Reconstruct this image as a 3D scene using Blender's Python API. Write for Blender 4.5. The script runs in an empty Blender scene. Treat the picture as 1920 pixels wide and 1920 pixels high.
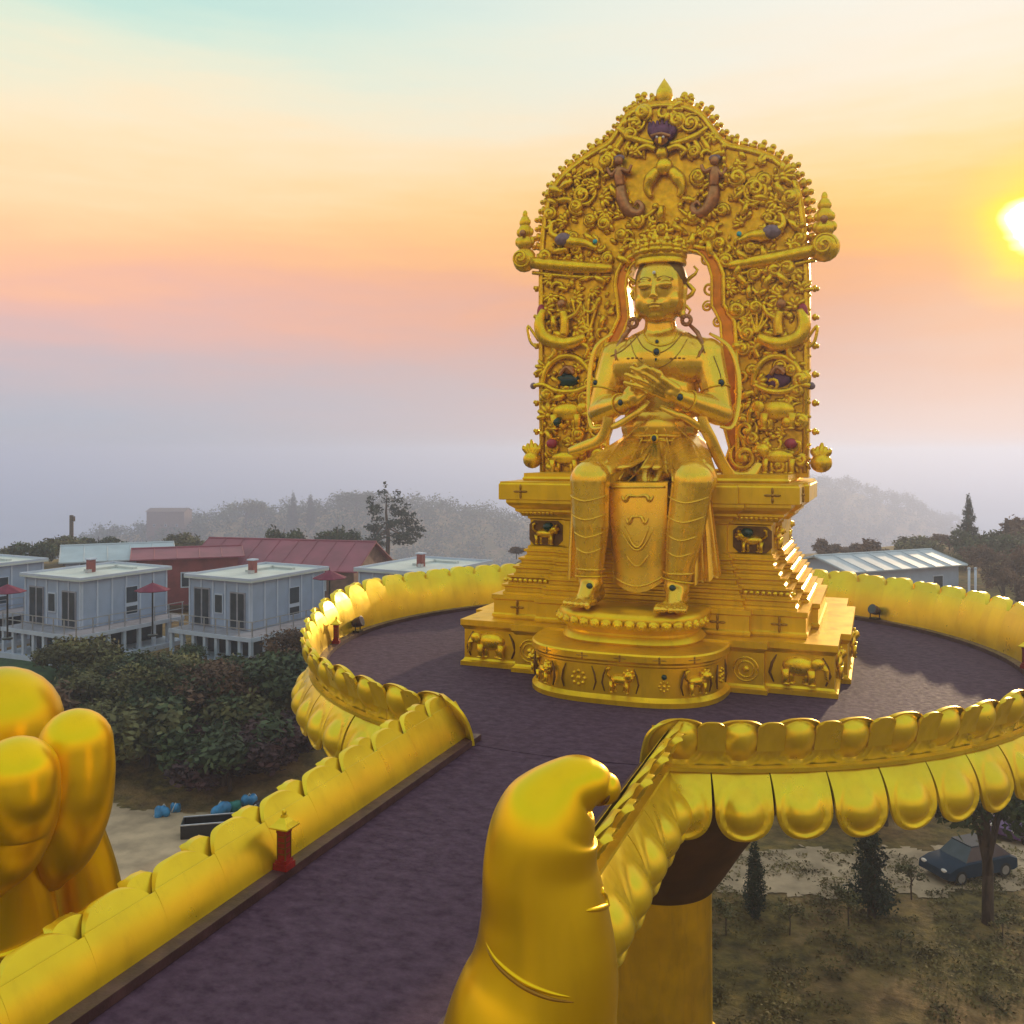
import bpy, bmesh, math, random
import numpy as np
from mathutils import Vector, Matrix

SC = bpy.context.scene
COL = SC.collection
R = math.radians
random.seed(7)
NPR = np.random.RandomState(11)

# ------------------------------------------------------------------ camera
CAM = Vector((6.0, -27.9, 6.0))
YAW = R(21.5)
FPX = 1750.0            # focal length in pixels of the 1920 px photograph
HOR = 850.0             # row of the horizon
cd = bpy.data.cameras.new('camera')
cam = bpy.data.objects.new('camera', cd); COL.objects.link(cam)
cam.location = CAM
cam.rotation_euler = (R(90), 0, YAW)
cd.sensor_width = 36.0
cd.lens = FPX / 1920 * 36.0
cd.shift_y = (HOR - 960) / 1920.0
cd.clip_start = 0.1
cd.clip_end = 30000
SC.camera = cam

# ------------------------------------------------------------------ sky and sun
SUN_EL = R(12.0)
SUN_AZ = R(7.7)          # to the right of +Y
SUN = Vector((math.sin(SUN_AZ) * math.cos(SUN_EL), math.cos(SUN_AZ) * math.cos(SUN_EL), math.sin(SUN_EL)))
world = bpy.data.worlds.new('World'); SC.world = world
world.use_nodes = True
wt = world.node_tree
wt.nodes.clear()


def srgb(r, g, b):
    def f(c):
        c /= 255.0
        return c / 12.92 if c <= .04045 else ((c + .055) / 1.055) ** 2.4
    return (f(r), f(g), f(b), 1.0)


def wn(t, **kw):
    n = wt.nodes.new(t)
    for k, v in kw.items():
        setattr(n, k, v)
    return n


def wl(a, b):
    wt.links.new(a, b)


def wmath(op, a, b=None, c=None, clamp=False):
    n = wn('ShaderNodeMath', operation=op); n.use_clamp = clamp
    for i, v in enumerate((a, b, c)):
        if v is None:
            continue
        if isinstance(v, (int, float)):
            n.inputs[i].default_value = v
        else:
            wl(v, n.inputs[i])
    return n.outputs[0]


def ramp(stops, fac, interp='B_SPLINE'):
    n = wn('ShaderNodeValToRGB'); cr = n.color_ramp
    cr.interpolation = interp
    while len(cr.elements) < len(stops):
        cr.elements.new(0.5)
    for e, (p, c) in zip(cr.elements, stops):
        e.position = p; e.color = c
    wl(fac, n.inputs[0])
    return n.outputs[0]


tc = wn('ShaderNodeTexCoord')
nrm = wn('ShaderNodeVectorMath', operation='NORMALIZE'); wl(tc.outputs['Generated'], nrm.inputs[0])
dirv = nrm.outputs[0]
sep = wn('ShaderNodeSeparateXYZ'); wl(dirv, sep.inputs[0])
# long flat cloud streaks bend the colour bands of the sunset
mp = wn('ShaderNodeMapping'); mp.inputs['Scale'].default_value = (1.3, 1.3, 9.0); wl(dirv, mp.inputs[0])
nz = wn('ShaderNodeTexNoise'); nz.inputs['Scale'].default_value = 2.1; nz.inputs['Detail'].default_value = 6; nz.inputs['Roughness'].default_value = .55
wl(mp.outputs[0], nz.inputs['Vector'])
streak = wmath('SUBTRACT', nz.outputs[0], .5)
elev = wmath('ARCSINE', sep.outputs['Z'])                       # radians
nz2 = wn('ShaderNodeTexNoise'); nz2.inputs['Scale'].default_value = 7.5; nz2.inputs['Detail'].default_value = 7; nz2.inputs['Roughness'].default_value = .6
wl(mp.outputs[0], nz2.inputs['Vector'])
elev = wmath('MULTIPLY_ADD', streak, .10, elev)
elev = wmath('MULTIPLY_ADD', wmath('SUBTRACT', nz2.outputs[0], .5), .035, elev)
efac = wmath('MULTIPLY_ADD', elev, 1 / R(100), .1, clamp=True)   # -10 deg .. 90 deg -> 0 .. 1


def el(y):   # photograph row -> ramp position
    return (math.degrees(math.atan((HOR - y) / FPX)) + 10) / 100


far_ramp = ramp([(0.0, srgb(136, 162, 190)), (el(930), srgb(164, 176, 194)), (el(820), srgb(176, 182, 196)), (el(700), srgb(194, 182, 188)),
                 (el(590), srgb(238, 180, 166)), (el(505), srgb(255, 192, 142)), (el(390), srgb(255, 216, 162)), (el(250), srgb(250, 232, 200)),
                 (el(110), srgb(200, 228, 212)), (el(-40), srgb(160, 212, 208)), (.62, srgb(208, 214, 216)), (1.0, srgb(198, 208, 214))], efac)
near_ramp = ramp([(0.0, srgb(196, 180, 186)), (el(900), srgb(204, 186, 188)), (el(760), srgb(206, 176, 172)), (el(640), srgb(212, 162, 140)),
                  (el(540), srgb(226, 156, 108)), (el(450), srgb(252, 184, 84)), (el(350), srgb(248, 204, 130)), (el(220), srgb(242, 224, 198)),
                  (el(60), srgb(238, 232, 220)), (.46, srgb(232, 236, 226)), (.66, srgb(212, 216, 216)), (1.0, srgb(198, 208, 214))], efac)
# horizontal angle to the sun
hd = wn('ShaderNodeVectorMath', operation='MULTIPLY'); wl(dirv, hd.inputs[0]); hd.inputs[1].default_value = (1, 1, 0)
hn = wn('ShaderNodeVectorMath', operation='NORMALIZE'); wl(hd.outputs[0], hn.inputs[0])
dh = wn('ShaderNodeVectorMath', operation='DOT_PRODUCT'); wl(hn.outputs[0], dh.inputs[0])
dh.inputs[1].default_value = (math.sin(SUN_AZ), math.cos(SUN_AZ), 0)
azd = wmath('ARCCOSINE', wmath('MULTIPLY', dh.outputs['Value'], .99999))
mr = wn('ShaderNodeMapRange', interpolation_type='SMOOTHSTEP'); wl(azd, mr.inputs['Value'])
mr.inputs['From Min'].default_value = R(2); mr.inputs['From Max'].default_value = R(62)
mr.inputs['To Min'].default_value = 0; mr.inputs['To Max'].default_value = 1
mx = wn('ShaderNodeMix', data_type='RGBA'); wl(mr.outputs[0], mx.inputs[0]); wl(near_ramp, mx.inputs[6]); wl(far_ramp, mx.inputs[7])
# the sun's disc and aureole
ds = wn('ShaderNodeVectorMath', operation='DOT_PRODUCT'); wl(dirv, ds.inputs[0]); ds.inputs[1].default_value = SUN
sang = wmath('MULTIPLY', wmath('ARCCOSINE', wmath('MULTIPLY', ds.outputs['Value'], .9999999)), 180 / math.pi)
sang = wmath('MULTIPLY_ADD', streak, 3.2, sang)
glow = ramp([(0.0, (9, 8.0, 6.0, 1)), (.06, (7, 6.4, 5.0, 1)), (.12, (1.2, 1.0, .6, 1)), (.17, (.12, .08, 0, 1)), (.45, (.02, .0, 0, 1)), (1.0, (0, 0, 0, 1))],
            wmath('DIVIDE', sang, 9.0, clamp=True), 'LINEAR')
yr = ramp([(0.0, (1, 1, 1, 1)), (.17, (.9, .9, .9, 1)), (.30, (.3, .3, .3, 1)), (.50, (.06, .06, .06, 1)), (1.0, (0, 0, 0, 1))], wmath('DIVIDE', sang, 9.0, clamp=True), 'LINEAR')
yx = wn('ShaderNodeMix', data_type='RGBA'); wl(yr, yx.inputs[0]); wl(mx.outputs[2], yx.inputs[6]); yx.inputs[7].default_value = srgb(255, 214, 0)
ad = wn('ShaderNodeMix', data_type='RGBA', blend_type='ADD'); ad.inputs[0].default_value = 1
wl(yx.outputs[2], ad.inputs[6]); wl(glow, ad.inputs[7])
sky = wn('ShaderNodeTexSky', sky_type='NISHITA'); sky.sun_disc = False
sky.sun_elevation = SUN_EL; sky.sun_rotation = SUN_AZ; sky.dust_density = 3.0; sky.altitude = 900
bg1 = wn('ShaderNodeBackground'); wl(ad.outputs[2], bg1.inputs[0]); bg1.inputs[1].default_value = 1.0
bg2 = wn('ShaderNodeBackground'); wl(sky.outputs[0], bg2.inputs[0]); bg2.inputs[1].default_value = .003
adds = wn('ShaderNodeAddShader'); wl(bg1.outputs[0], adds.inputs[0]); wl(bg2.outputs[0], adds.inputs[1])
wo = wn('ShaderNodeOutputWorld'); wl(adds.outputs[0], wo.inputs['Surface'])

sl = bpy.data.lights.new('sun', 'SUN'); sun = bpy.data.objects.new('sun', sl); COL.objects.link(sun)
sl.energy = 2.4; sl.angle = R(1.5); sl.color = (1.0, .74, .46)
sun.rotation_euler = SUN.to_track_quat('Z', 'Y').to_euler()
sun.location = (0, 60, 60)

SC.view_settings.view_transform = 'Standard'
SC.view_settings.look = 'None'
SC.view_settings.exposure = 0.14
SC.view_settings.gamma = 1.0
SC.view_settings.use_curve_mapping = False
cy = SC.cycles
cy.use_denoising = True
cy.max_bounces = 8; cy.diffuse_bounces = 3; cy.glossy_bounces = 4; cy.transmission_bounces = 4; cy.volume_bounces = 4; cy.transparent_max_bounces = 8
cy.sample_clamp_indirect = 4.0
cy.caustics_reflective = False; cy.caustics_refractive = False

# ------------------------------------------------------------------ geometry helpers


def ray(px, py):
    s = (px - 960) / FPX; t = (HOR - py) / FPX
    return Vector((-math.sin(YAW) + math.cos(YAW) * s, math.cos(YAW) + math.sin(YAW) * s, t))


def at_y(px, py, Y):
    d = ray(px, py); return CAM + d * ((Y - CAM.y) / d.y)


def at_z(px, py, Z):
    d = ray(px, py); return CAM + d * ((Z - CAM.z) / d.z)


def at_d(px, py, dep):
    return CAM + ray(px, py) * dep


def cam_frame(s, d, z=0.0):      # metres to the right of and ahead of the viewpoint
    return Vector((CAM.x + math.cos(YAW) * s - math.sin(YAW) * d, CAM.y + math.sin(YAW) * s + math.cos(YAW) * d, z))


class MB:
    def __init__(self):
        self.v = []; self.f = []

    def add(self, vs, fs):
        o = len(self.v)
        self.v.extend([tuple(p) for p in vs]); self.f.extend([tuple(i + o for i in f) for f in fs])
        return self

    def box(self, c, s, rz=0.0, top=1.0):
        hx, hy, hz = s[0] / 2, s[1] / 2, s[2] / 2
        ca, sa = math.cos(rz), math.sin(rz)
        vs = []
        for z in (-1, 1):
            k = top if z > 0 else 1.0
            for x, y in ((-1, -1), (1, -1), (1, 1), (-1, 1)):
                X, Y = x * hx * k, y * hy * k
                vs.append((c[0] + X * ca - Y * sa, c[1] + X * sa + Y * ca, c[2] + z * hz))
        return self.add(vs, [(3, 2, 1, 0), (4, 5, 6, 7), (0, 1, 5, 4), (1, 2, 6, 5), (2, 3, 7, 6), (3, 0, 4, 7)])

    def tube(self, pts, rad, n=8, flat=1.0, up=None, closed=False):
        pts = [Vector(p) for p in pts]
        if isinstance(rad, (int, float)):
            rad = [rad] * len(pts)
        vs = []; prev = None
        m = len(pts)
        for i, p in enumerate(pts):
            if closed:
                t = pts[(i + 1) % m] - pts[i - 1]
            else:
                t = pts[min(i + 1, m - 1)] - pts[max(i - 1, 0)]
            if t.length < 1e-9:
                t = Vector((0, 0, 1))
            t.normalize()
            ref = Vector(up) if up is not None else (prev if prev is not None else (Vector((0, 0, 1)) if abs(t.z) < .9 else Vector((1, 0, 0))))
            a = ref - t * ref.dot(t)
            if a.length < 1e-6:
                a = Vector((1, 0, 0)) - t * t.x
            a.normalize(); b = t.cross(a); prev = a
            for k in range(n):
                an = 2 * math.pi * k / n
                vs.append(p + a * math.cos(an) * rad[i] * flat + b * math.sin(an) * rad[i])
        fs = []
        mm = m if closed else m - 1
        for i in range(mm):
            i2 = (i + 1) % m
            for k in range(n):
                k2 = (k + 1) % n
                fs.append((i * n + k, i * n + k2, i2 * n + k2, i2 * n + k))
        if not closed:
            fs.append(tuple(range(n - 1, -1, -1))); fs.append(tuple((m - 1) * n + k for k in range(n)))
        return self.add(vs, fs)

    def lathe(self, prof, n=24, c=(0, 0, 0), a0=0.0, a1=2 * math.pi, sx=1.0, sy=1.0, cap=True):
        full = abs(a1 - a0 - 2 * math.pi) < 1e-6
        cols = n if full else n + 1
        vs = []
        for r, z in prof:
            for k in range(cols):
                an = a0 + (a1 - a0) * k / n
                vs.append((c[0] + r * math.cos(an) * sx, c[1] + r * math.sin(an) * sy, c[2] + z))
        fs = []
        for i in range(len(prof) - 1):
            for k in range(n):
                k2 = (k + 1) % cols
                fs.append((i * cols + k, i * cols + k2, (i + 1) * cols + k2, (i + 1) * cols + k))
        if full and cap:
            if prof[0][0] > 1e-5: fs.append(tuple(range(cols - 1, -1, -1)))
            if prof[-1][0] > 1e-5: fs.append(tuple((len(prof) - 1) * cols + k for k in range(cols)))
        return self.add(vs, fs)

    def ell(self, c, r, rot=None, n=12, m=8):
        if isinstance(r, (int, float)):
            r = (r, r, r)
        M = rot.to_matrix() if rot is not None and hasattr(rot, 'to_matrix') else rot
        c = Vector(c)
        vs = [c + ((M @ Vector((0, 0, -r[2]))) if M else Vector((0, 0, -r[2])))]
        for i in range(1, m):
            ph = -math.pi / 2 + math.pi * i / m
            for k in range(n):
                an = 2 * math.pi * k / n
                p = Vector((r[0] * math.cos(ph) * math.cos(an), r[1] * math.cos(ph) * math.sin(an), r[2] * math.sin(ph)))
                vs.append(c + (M @ p if M else p))
        vs.append(c + ((M @ Vector((0, 0, r[2]))) if M else Vector((0, 0, r[2]))))
        fs = []
        for k in range(n):
            fs.append((0, 1 + (k + 1) % n, 1 + k))
        for i in range(m - 2):
            for k in range(n):
                a = 1 + i * n
                fs.append((a + k, a + (k + 1) % n, a + n + (k + 1) % n, a + n + k))
        L = len(vs) - 1; a = 1 + (m - 2) * n
        for k in range(n):
            fs.append((a + k, a + (k + 1) % n, L))
        return self.add(vs, fs)

    def cap(self, p1, r1, p2, r2, n=14):       # tapered capsule, closed
        p1 = Vector(p1); p2 = Vector(p2); ax = p2 - p1; L = ax.length
        q = Vector((0, 0, 1)).rotation_difference(ax.normalized()).to_matrix() if L > 1e-6 else Matrix.Identity(3)
        prof = []
        for i in range(0, 5):
            an = -math.pi / 2 + math.pi / 2 * i / 4; prof.append((r1 * math.cos(an), r1 * math.sin(an)))
        for i in range(0, 5):
            an = math.pi / 2 * i / 4; prof.append((r2 * math.cos(an), L + r2 * math.sin(an)))
        prof[0] = (1e-4, prof[0][1]); prof[-1] = (1e-4, prof[-1][1])
        t = MB().lathe(prof, n)
        return self.add([p1 + q @ Vector(v) for v in t.v], t.f)

    def poly(self, outer, y0, y1, holes=()):   # plate in the XZ plane between y0 and y1
        bm = bmesh.new()
        loops = [outer] + list(holes)
        edges = []
        for lp in loops:
            vs = [bm.verts.new((x, 0, z)) for x, z in lp]
            for i in range(len(vs)):
                edges.append(bm.edges.new((vs[i], vs[(i + 1) % len(vs)])))
        bmesh.ops.triangle_fill(bm, use_beauty=True, edges=edges)
        bm.verts.ensure_lookup_table(); bm.verts.index_update()
        co = [(v.co.x, v.co.z) for v in bm.verts]
        tri = [tuple(v.index for v in f.verts) for f in bm.faces]
        bm.free()
        n = len(co)

        def up(t):
            (ax, az), (bx, bz), (cx, cz) = co[t[0]], co[t[1]], co[t[2]]
            return (bx - ax) * (cz - az) - (bz - az) * (cx - ax) > 0
        vs = [(x, y0, z) for x, z in co] + [(x, y1, z) for x, z in co]
        fs = []
        for t in tri:
            if not up(t): t = t[::-1]
            fs.append(t); fs.append(tuple(i + n for i in reversed(t)))
        o = 0
        for li, lp in enumerate(loops):
            m = len(lp)
            area = sum(lp[i][0] * lp[(i + 1) % m][1] - lp[(i + 1) % m][0] * lp[i][1] for i in range(m))
            ccw = area > 0
            if li: ccw = not ccw
            for i in range(m):
                a, b = o + i, o + (i + 1) % m
                fs.append((b, a, a + n, b + n) if ccw else (a, b, b + n, a + n))
            o += m
        return self.add(vs, fs)

    def mesh(self, name, smooth=False):
        me = bpy.data.meshes.new(name)
        me.from_pydata(self.v, [], self.f)
        me.validate()
        if smooth:
            me.polygons.foreach_set('use_smooth', [True] * len(me.polygons))
        me.update()
        return me

    def build(self, name, mat, parent=None, smooth=False, loc=None, rz=0.0, auto=None):
        me = self.mesh(name, smooth)
        if auto is not None:
            smooth_by_angle(me, auto)
        me.materials.append(mat)
        o = bpy.data.objects.new(name, me); COL.objects.link(o)
        if loc is not None: o.location = loc
        o.rotation_euler = (0, 0, rz)
        if parent is not None: o.parent = parent
        return o


def smooth_by_angle(me, deg):
    me.polygons.foreach_set('use_smooth', [True] * len(me.polygons))
    bm = bmesh.new(); bm.from_mesh(me)
    lim = R(deg)
    for e in bm.edges:
        if len(e.link_faces) != 2 or e.calc_face_angle(9) > lim:
            e.smooth = False
    bm.to_mesh(me); bm.free()


def inst(src_mesh, name, parent, loc, rot=(0, 0, 0), sc=(1, 1, 1), mat=None):
    o = bpy.data.objects.new(name, src_mesh); COL.objects.link(o)
    o.location = loc; o.rotation_euler = rot; o.scale = sc
    if parent is not None: o.parent = parent
    return o


def empty(name, loc=(0, 0, 0), rz=0.0):
    o = bpy.data.objects.new(name, None); COL.objects.link(o)
    o.location = loc; o.rotation_euler = (0, 0, rz); o.empty_display_size = .3
    return o


def tag(o, label=None, cat=None, group=None, kind=None):
    if label: o['label'] = label
    if cat: o['category'] = cat
    if group: o['group'] = group
    if kind: o['kind'] = kind
    return o


def fuse(mb, name, voxel, smooth=4, fac=.5):
    """Melt overlapping solids into one continuous skin."""
    me = mb.mesh(name + '_raw')
    o = bpy.data.objects.new('temporary', me); COL.objects.link(o)
    m = o.modifiers.new('r', 'REMESH'); m.mode = 'VOXEL'; m.voxel_size = voxel; m.use_smooth_shade = True
    s = o.modifiers.new('s', 'SMOOTH'); s.factor = fac; s.iterations = smooth
    dg = bpy.context.evaluated_depsgraph_get()
    out = bpy.data.meshes.new_from_object(o.evaluated_get(dg)); out.name = name
    bpy.data.objects.remove(o); bpy.data.meshes.remove(me)
    out.polygons.foreach_set('use_smooth', [True] * len(out.polygons))
    return out


def copy_tree(o, parent=None):
    c = o.copy(); COL.objects.link(c); c.parent = parent
    for ch in list(o.children):
        copy_tree(ch, c)
    return c

# ------------------------------------------------------------------ materials


def mat(name, base, rough=.6, metal=0.0, var=.15, scale=4.0, bump=0.0, bscale=30.0, rvar=.0, base2=None, spec=.5, detail=5.0, nrough=.5, coat=0.0, stretch=(1, 1, 1), lo=.35, hi=.65, stain=0.0):
    m = bpy.data.materials.new(name); m.use_nodes = True
    nt = m.node_tree; b = nt.nodes['Principled BSDF']
    tcn = nt.nodes.new('ShaderNodeNewGeometry'); mpn = nt.nodes.new('ShaderNodeMapping')
    mpn.inputs['Scale'].default_value = stretch
    nt.links.new(tcn.outputs['Position'], mpn.inputs[0])
    n = nt.nodes.new('ShaderNodeTexNoise'); n.inputs['Scale'].default_value = scale; n.inputs['Detail'].default_value = detail; n.inputs['Roughness'].default_value = nrough
    nt.links.new(mpn.outputs[0], n.inputs['Vector'])
    r = nt.nodes.new('ShaderNodeValToRGB')
    b2 = base2 or tuple(min(1, c * (1 + var)) for c in base)
    b1 = base if base2 else tuple(c * (1 - var) for c in base)
    r.color_ramp.elements[0].position = lo; r.color_ramp.elements[1].position = hi
    r.color_ramp.elements[0].color = (*b1, 1); r.color_ramp.elements[1].color = (*b2, 1)
    nt.links.new(n.outputs[0], r.inputs[0])
    col_out = r.outputs[0]
    if stain:      # rain streaks and tarnish, running down
        mp2 = nt.nodes.new('ShaderNodeMapping'); mp2.inputs['Scale'].default_value = (2.6, 2.6, .55)
        nt.links.new(tcn.outputs['Position'], mp2.inputs[0])
        ns = nt.nodes.new('ShaderNodeTexNoise'); ns.inputs['Scale'].default_value = 1.6; ns.inputs['Detail'].default_value = 9; ns.inputs['Roughness'].default_value = .65
        nt.links.new(mp2.outputs[0], ns.inputs['Vector'])
        q2 = nt.nodes.new('ShaderNodeMapRange'); q2.interpolation_type = 'SMOOTHSTEP'; nt.links.new(ns.outputs[0], q2.inputs[0])
        q2.inputs['From Min'].default_value = .46; q2.inputs['From Max'].default_value = .78; q2.inputs['To Max'].default_value = stain
        mxs = nt.nodes.new('ShaderNodeMix'); mxs.data_type = 'RGBA'
        nt.links.new(q2.outputs[0], mxs.inputs[0]); nt.links.new(col_out, mxs.inputs[6]); mxs.inputs[7].default_value = (.30, .14, .012, 1)
        col_out = mxs.outputs[2]
    nt.links.new(col_out, b.inputs['Base Color'])
    b.inputs['Roughness'].default_value = rough; b.inputs['Metallic'].default_value = metal
    b.inputs['Specular IOR Level'].default_value = spec
    if coat:
        b.inputs['Coat Weight'].default_value = coat; b.inputs['Coat Roughness'].default_value = .15
    if rvar:
        n2 = nt.nodes.new('ShaderNodeTexNoise'); n2.inputs['Scale'].default_value = scale * 2.3; n2.inputs['Detail'].default_value = 4
        nt.links.new(mpn.outputs[0], n2.inputs['Vector'])
        q = nt.nodes.new('ShaderNodeMapRange'); nt.links.new(n2.outputs[0], q.inputs[0])
        q.inputs['From Min'].default_value = .3; q.inputs['From Max'].default_value = .7
        q.inputs['To Min'].default_value = max(.02, rough - rvar); q.inputs['To Max'].default_value = min(1, rough + rvar)
        nt.links.new(q.outputs[0], b.inputs['Roughness'])
    if bump:
        n3 = nt.nodes.new('ShaderNodeTexNoise'); n3.inputs['Scale'].default_value = bscale; n3.inputs['Detail'].default_value = 4
        nt.links.new(mpn.outputs[0], n3.inputs['Vector'])
        bp = nt.nodes.new('ShaderNodeBump'); bp.inputs['Strength'].default_value = bump; bp.inputs['Distance'].default_value = .05
        nt.links.new(n3.outputs[0], bp.inputs['Height']); nt.links.new(bp.outputs[0], b.inputs['Normal'])
    return m


M = {}
M['gold'] = mat('gold leaf', (.92, .57, .010), .40, .80, .10, 1.2, .04, 14, .07, stain=.28)
M['rail'] = mat('gold paint', (.95, .65, .020), .34, .66, .10, .8, .05, 5, .09, stain=.16)
M['statue'] = mat('burnished gold', (.92, .56, .022), .27, .76, .08, 1.5, .02, 9, .05, coat=.3, stain=.12)
M['finger'] = mat('smooth gold lacquer', (.92, .60, .010), .35, .94, .06, .45, .0, 3, .04, detail=2, stain=.10)
M['relief'] = mat('carved gilding', (.93, .57, .012), .32, .82, .15, 5.0, .2, 30, .1)
M['orange'] = mat('gilding with orange bounce light', (.84, .28, .012), .42, .6, .2, 2.5, .1, 20, .08)  # gold with the orange glow of shaded gold put into its colour
M['bronze'] = mat('reddish bronze', (.46, .20, .07), .38, .7, .25, 6, .1, 20)
M['purple'] = mat('purple paint', (.15, .04, .10), .5, 0, .25, 8)
M['mauve'] = mat('mauve paint', (.26, .17, .20), .5, .1, .25, 8)
M['ruby'] = mat('ruby paint', (.42, .03, .05), .3, 0, .2, 6)
M['emerald'] = mat('dark green glass', (.012, .05, .035), .12, 0, .3, 6)
M['turquoise'] = mat('turquoise stone', (.05, .45, .50), .3, 0, .2, 6)
M['sapphire'] = mat('dark blue glass', (.01, .035, .055), .1, 0, .3, 6)
M['pearl'] = mat('pearl', (.8, .74, .7), .2, 0, .05, 3)
M['line'] = mat('dark brown gold', (.20, .09, .012), .5, .5, .2, 5)  # darker brown gold for thin lines, panels and hair
M['plate'] = mat('carved ground of the backrest', (.86, .48, .009), .40, .8, .2, 5.0, .5, 6, .1)
M['seam'] = mat('chased gold lines', (.42, .20, .012), .45, .6, .2, 5)
M['dark'] = mat('underside brown with shade', (.085, .035, .012), .62, .15, .25, 1.2, .1, 10)  # shade beneath platform and walkway painted in as dark brown
M['floor'] = mat('maroon stone floor', (.056, .025, .047), .76, 0, .2, 3.4, .12, 60, .10, base2=(.165, .092, .138), detail=15, lo=.36, hi=.84, stretch=(1, 1.4, 1), spec=.2, nrough=.72)
M['kerb'] = mat('maroon kerb paint', (.085, .038, .040), .45, 0, .3, 3, .15, 25, .1)
M['red'] = mat('lantern red paint', (.30, .015, .012), .38, 0, .25, 10)
M['black'] = mat('black metal', (.02, .018, .02), .4, .2, .2, 8)
M['glass'] = mat('dark window glass', (.035, .045, .06), .08, 0, .25, 2)
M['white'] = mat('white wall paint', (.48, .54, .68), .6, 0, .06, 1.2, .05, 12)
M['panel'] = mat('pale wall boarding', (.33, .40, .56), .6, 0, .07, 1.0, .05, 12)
M['roof'] = mat('pale roof sheet', (.52, .57, .57), .55, 0, .10, .7, .08, 6)
M['redroof'] = mat('red roof sheet', (.25, .055, .085), .5, 0, .16, .6, .08, 6)
M['redwall'] = mat('red wall boarding', (.22, .045, .05), .6, 0, .2, 1.2)
M['brownwall'] = mat('brown shingle wall', (.17, .09, .07), .7, 0, .25, 2.0)
M['blueroof'] = mat('pale blue roof sheet', (.42, .48, .55), .5, .1, .08, .8, .05, 5)
M['deck'] = mat('grey decking', (.28, .27, .32), .7, 0, .15, 2)
M['parasol'] = mat('crimson cloth', (.17, .016, .05), .8, 0, .15, 3)
M['chimney'] = mat('red brown chimney', (.26, .07, .06), .6, 0, .2, 3)
M['bark'] = mat('bark', (.09, .062, .045), .9, 0, .35, 6, .5, 20, stretch=(1, 1, .25))
M['leaf'] = mat('dark green leaves', (.046, .066, .022), .75, 0, .6, .7, lo=.3, hi=.7)
M['leaf2'] = mat('olive leaves', (.105, .098, .030), .75, 0, .6, .7, lo=.3, hi=.7)
M['leaf3'] = mat('russet leaves', (.11, .055, .028), .75, 0, .6, .7, lo=.3, hi=.7)
M['drygrass'] = mat('dry grass blades', (.15, .115, .035), .85, 0, .5, .9)
M['needle'] = mat('conifer needles', (.022, .036, .022), .75, 0, .4, .8)
M['maroonleaf'] = mat('maroon leaves', (.055, .018, .022), .75, 0, .4, .8)
M['blue'] = mat('blue tarpaulin', (.03, .22, .48), .4, 0, .25, 4)
M['green'] = mat('green tarpaulin', (.02, .22, .20), .45, 0, .25, 4)
M['carblue'] = mat('blue car paint', (.016, .035, .065), .8, .0, .1, 3, spec=.2)
M['carpurple'] = mat('violet car paint', (.10, .04, .14), .45, .2, .1, 3)
M['tyre'] = mat('tyre rubber', (.015, .015, .016), .8, 0, .2, 5)
M['steel'] = mat('galvanised steel', (.5, .5, .52), .4, .8, .1, 4)
M['grass'] = mat('lawn', (.035, .075, .025), .9, 0, .35, 1.5)
M['pathmat'] = mat('pale packed earth', (.46, .33, .21), .9, 0, .25, .8, .3, 8)
M['cloth'] = mat('washed cloth', (.6, .58, .55), .8, 0, .1, 3)

# ground: dry earth, thin grass and darker litter
gm = bpy.data.materials.new('hillside ground'); gm.use_nodes = True
nt = gm.node_tree; b = nt.nodes['Principled BSDF']; b.inputs['Roughness'].default_value = .95
tcn = nt.nodes.new('ShaderNodeTexCoord')


def gnoise(scale, detail, stretch=(1, 1, 1)):
    mpn = nt.nodes.new('ShaderNodeMapping'); mpn.inputs['Scale'].default_value = stretch
    nt.links.new(tcn.outputs['Object'], mpn.inputs[0])
    n = nt.nodes.new('ShaderNodeTexNoise'); n.inputs['Scale'].default_value = scale; n.inputs['Detail'].default_value = detail; n.inputs['Roughness'].default_value = .62
    nt.links.new(mpn.outputs[0], n.inputs['Vector'])
    return n.outputs[0]


def gramp(fac, stops):
    r = nt.nodes.new('ShaderNodeValToRGB')
    while len(r.color_ramp.elements) < len(stops): r.color_ramp.elements.new(.5)
    for e, (p, c) in zip(r.color_ramp.elements, stops):
        e.position = p; e.color = (*c, 1)
    nt.links.new(fac, r.inputs[0])
    return r.outputs[0]


g1 = gramp(gnoise(.9, 8), [(.30, (.060, .032, .012)), (.46, (.21, .118, .042)), (.58, (.34, .20, .075)), (.75, (.46, .31, .16))])
g2 = gramp(gnoise(1.6, 9), [(.35, (.060, .044, .010)), (.6, (.21, .145, .034)), (.8, (.40, .25, .055))])
gx = nt.nodes.new('ShaderNodeMix'); gx.data_type = 'RGBA'
nt.links.new(gramp(gnoise(.16, 5), [(.42, (0, 0, 0)), (.56, (1, 1, 1))]), gx.inputs[0])
nt.links.new(g1, gx.inputs[6]); nt.links.new(g2, gx.inputs[7])
nt.links.new(gx.outputs[2], b.inputs['Base Color'])
bp = nt.nodes.new('ShaderNodeBump'); bp.inputs['Strength'].default_value = .8; bp.inputs['Distance'].default_value = .25
nt.links.new(gnoise(2.2, 9), bp.inputs['Height']); nt.links.new(bp.outputs[0], b.inputs['Normal'])
M['ground'] = gm

# ------------------------------------------------------------------ ground


def sstep(a, b_, x):
    t = min(1, max(0, (x - a) / (b_ - a))); return t * t * (3 - 2 * t)


def vnoise(x, y):
    return (math.sin(x * 1.3 + 1.7 * math.sin(y * .7)) + math.sin(y * 1.1 + 1.3 * math.sin(x * .9 + 2)) + .5 * math.sin(2.3 * x + 1.9 * y)) / 2.5


def gauss(s, d, s0, d0, ws, wd):
    return math.exp(-((s - s0) / ws) ** 2 - ((d - d0) / wd) ** 2)


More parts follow.
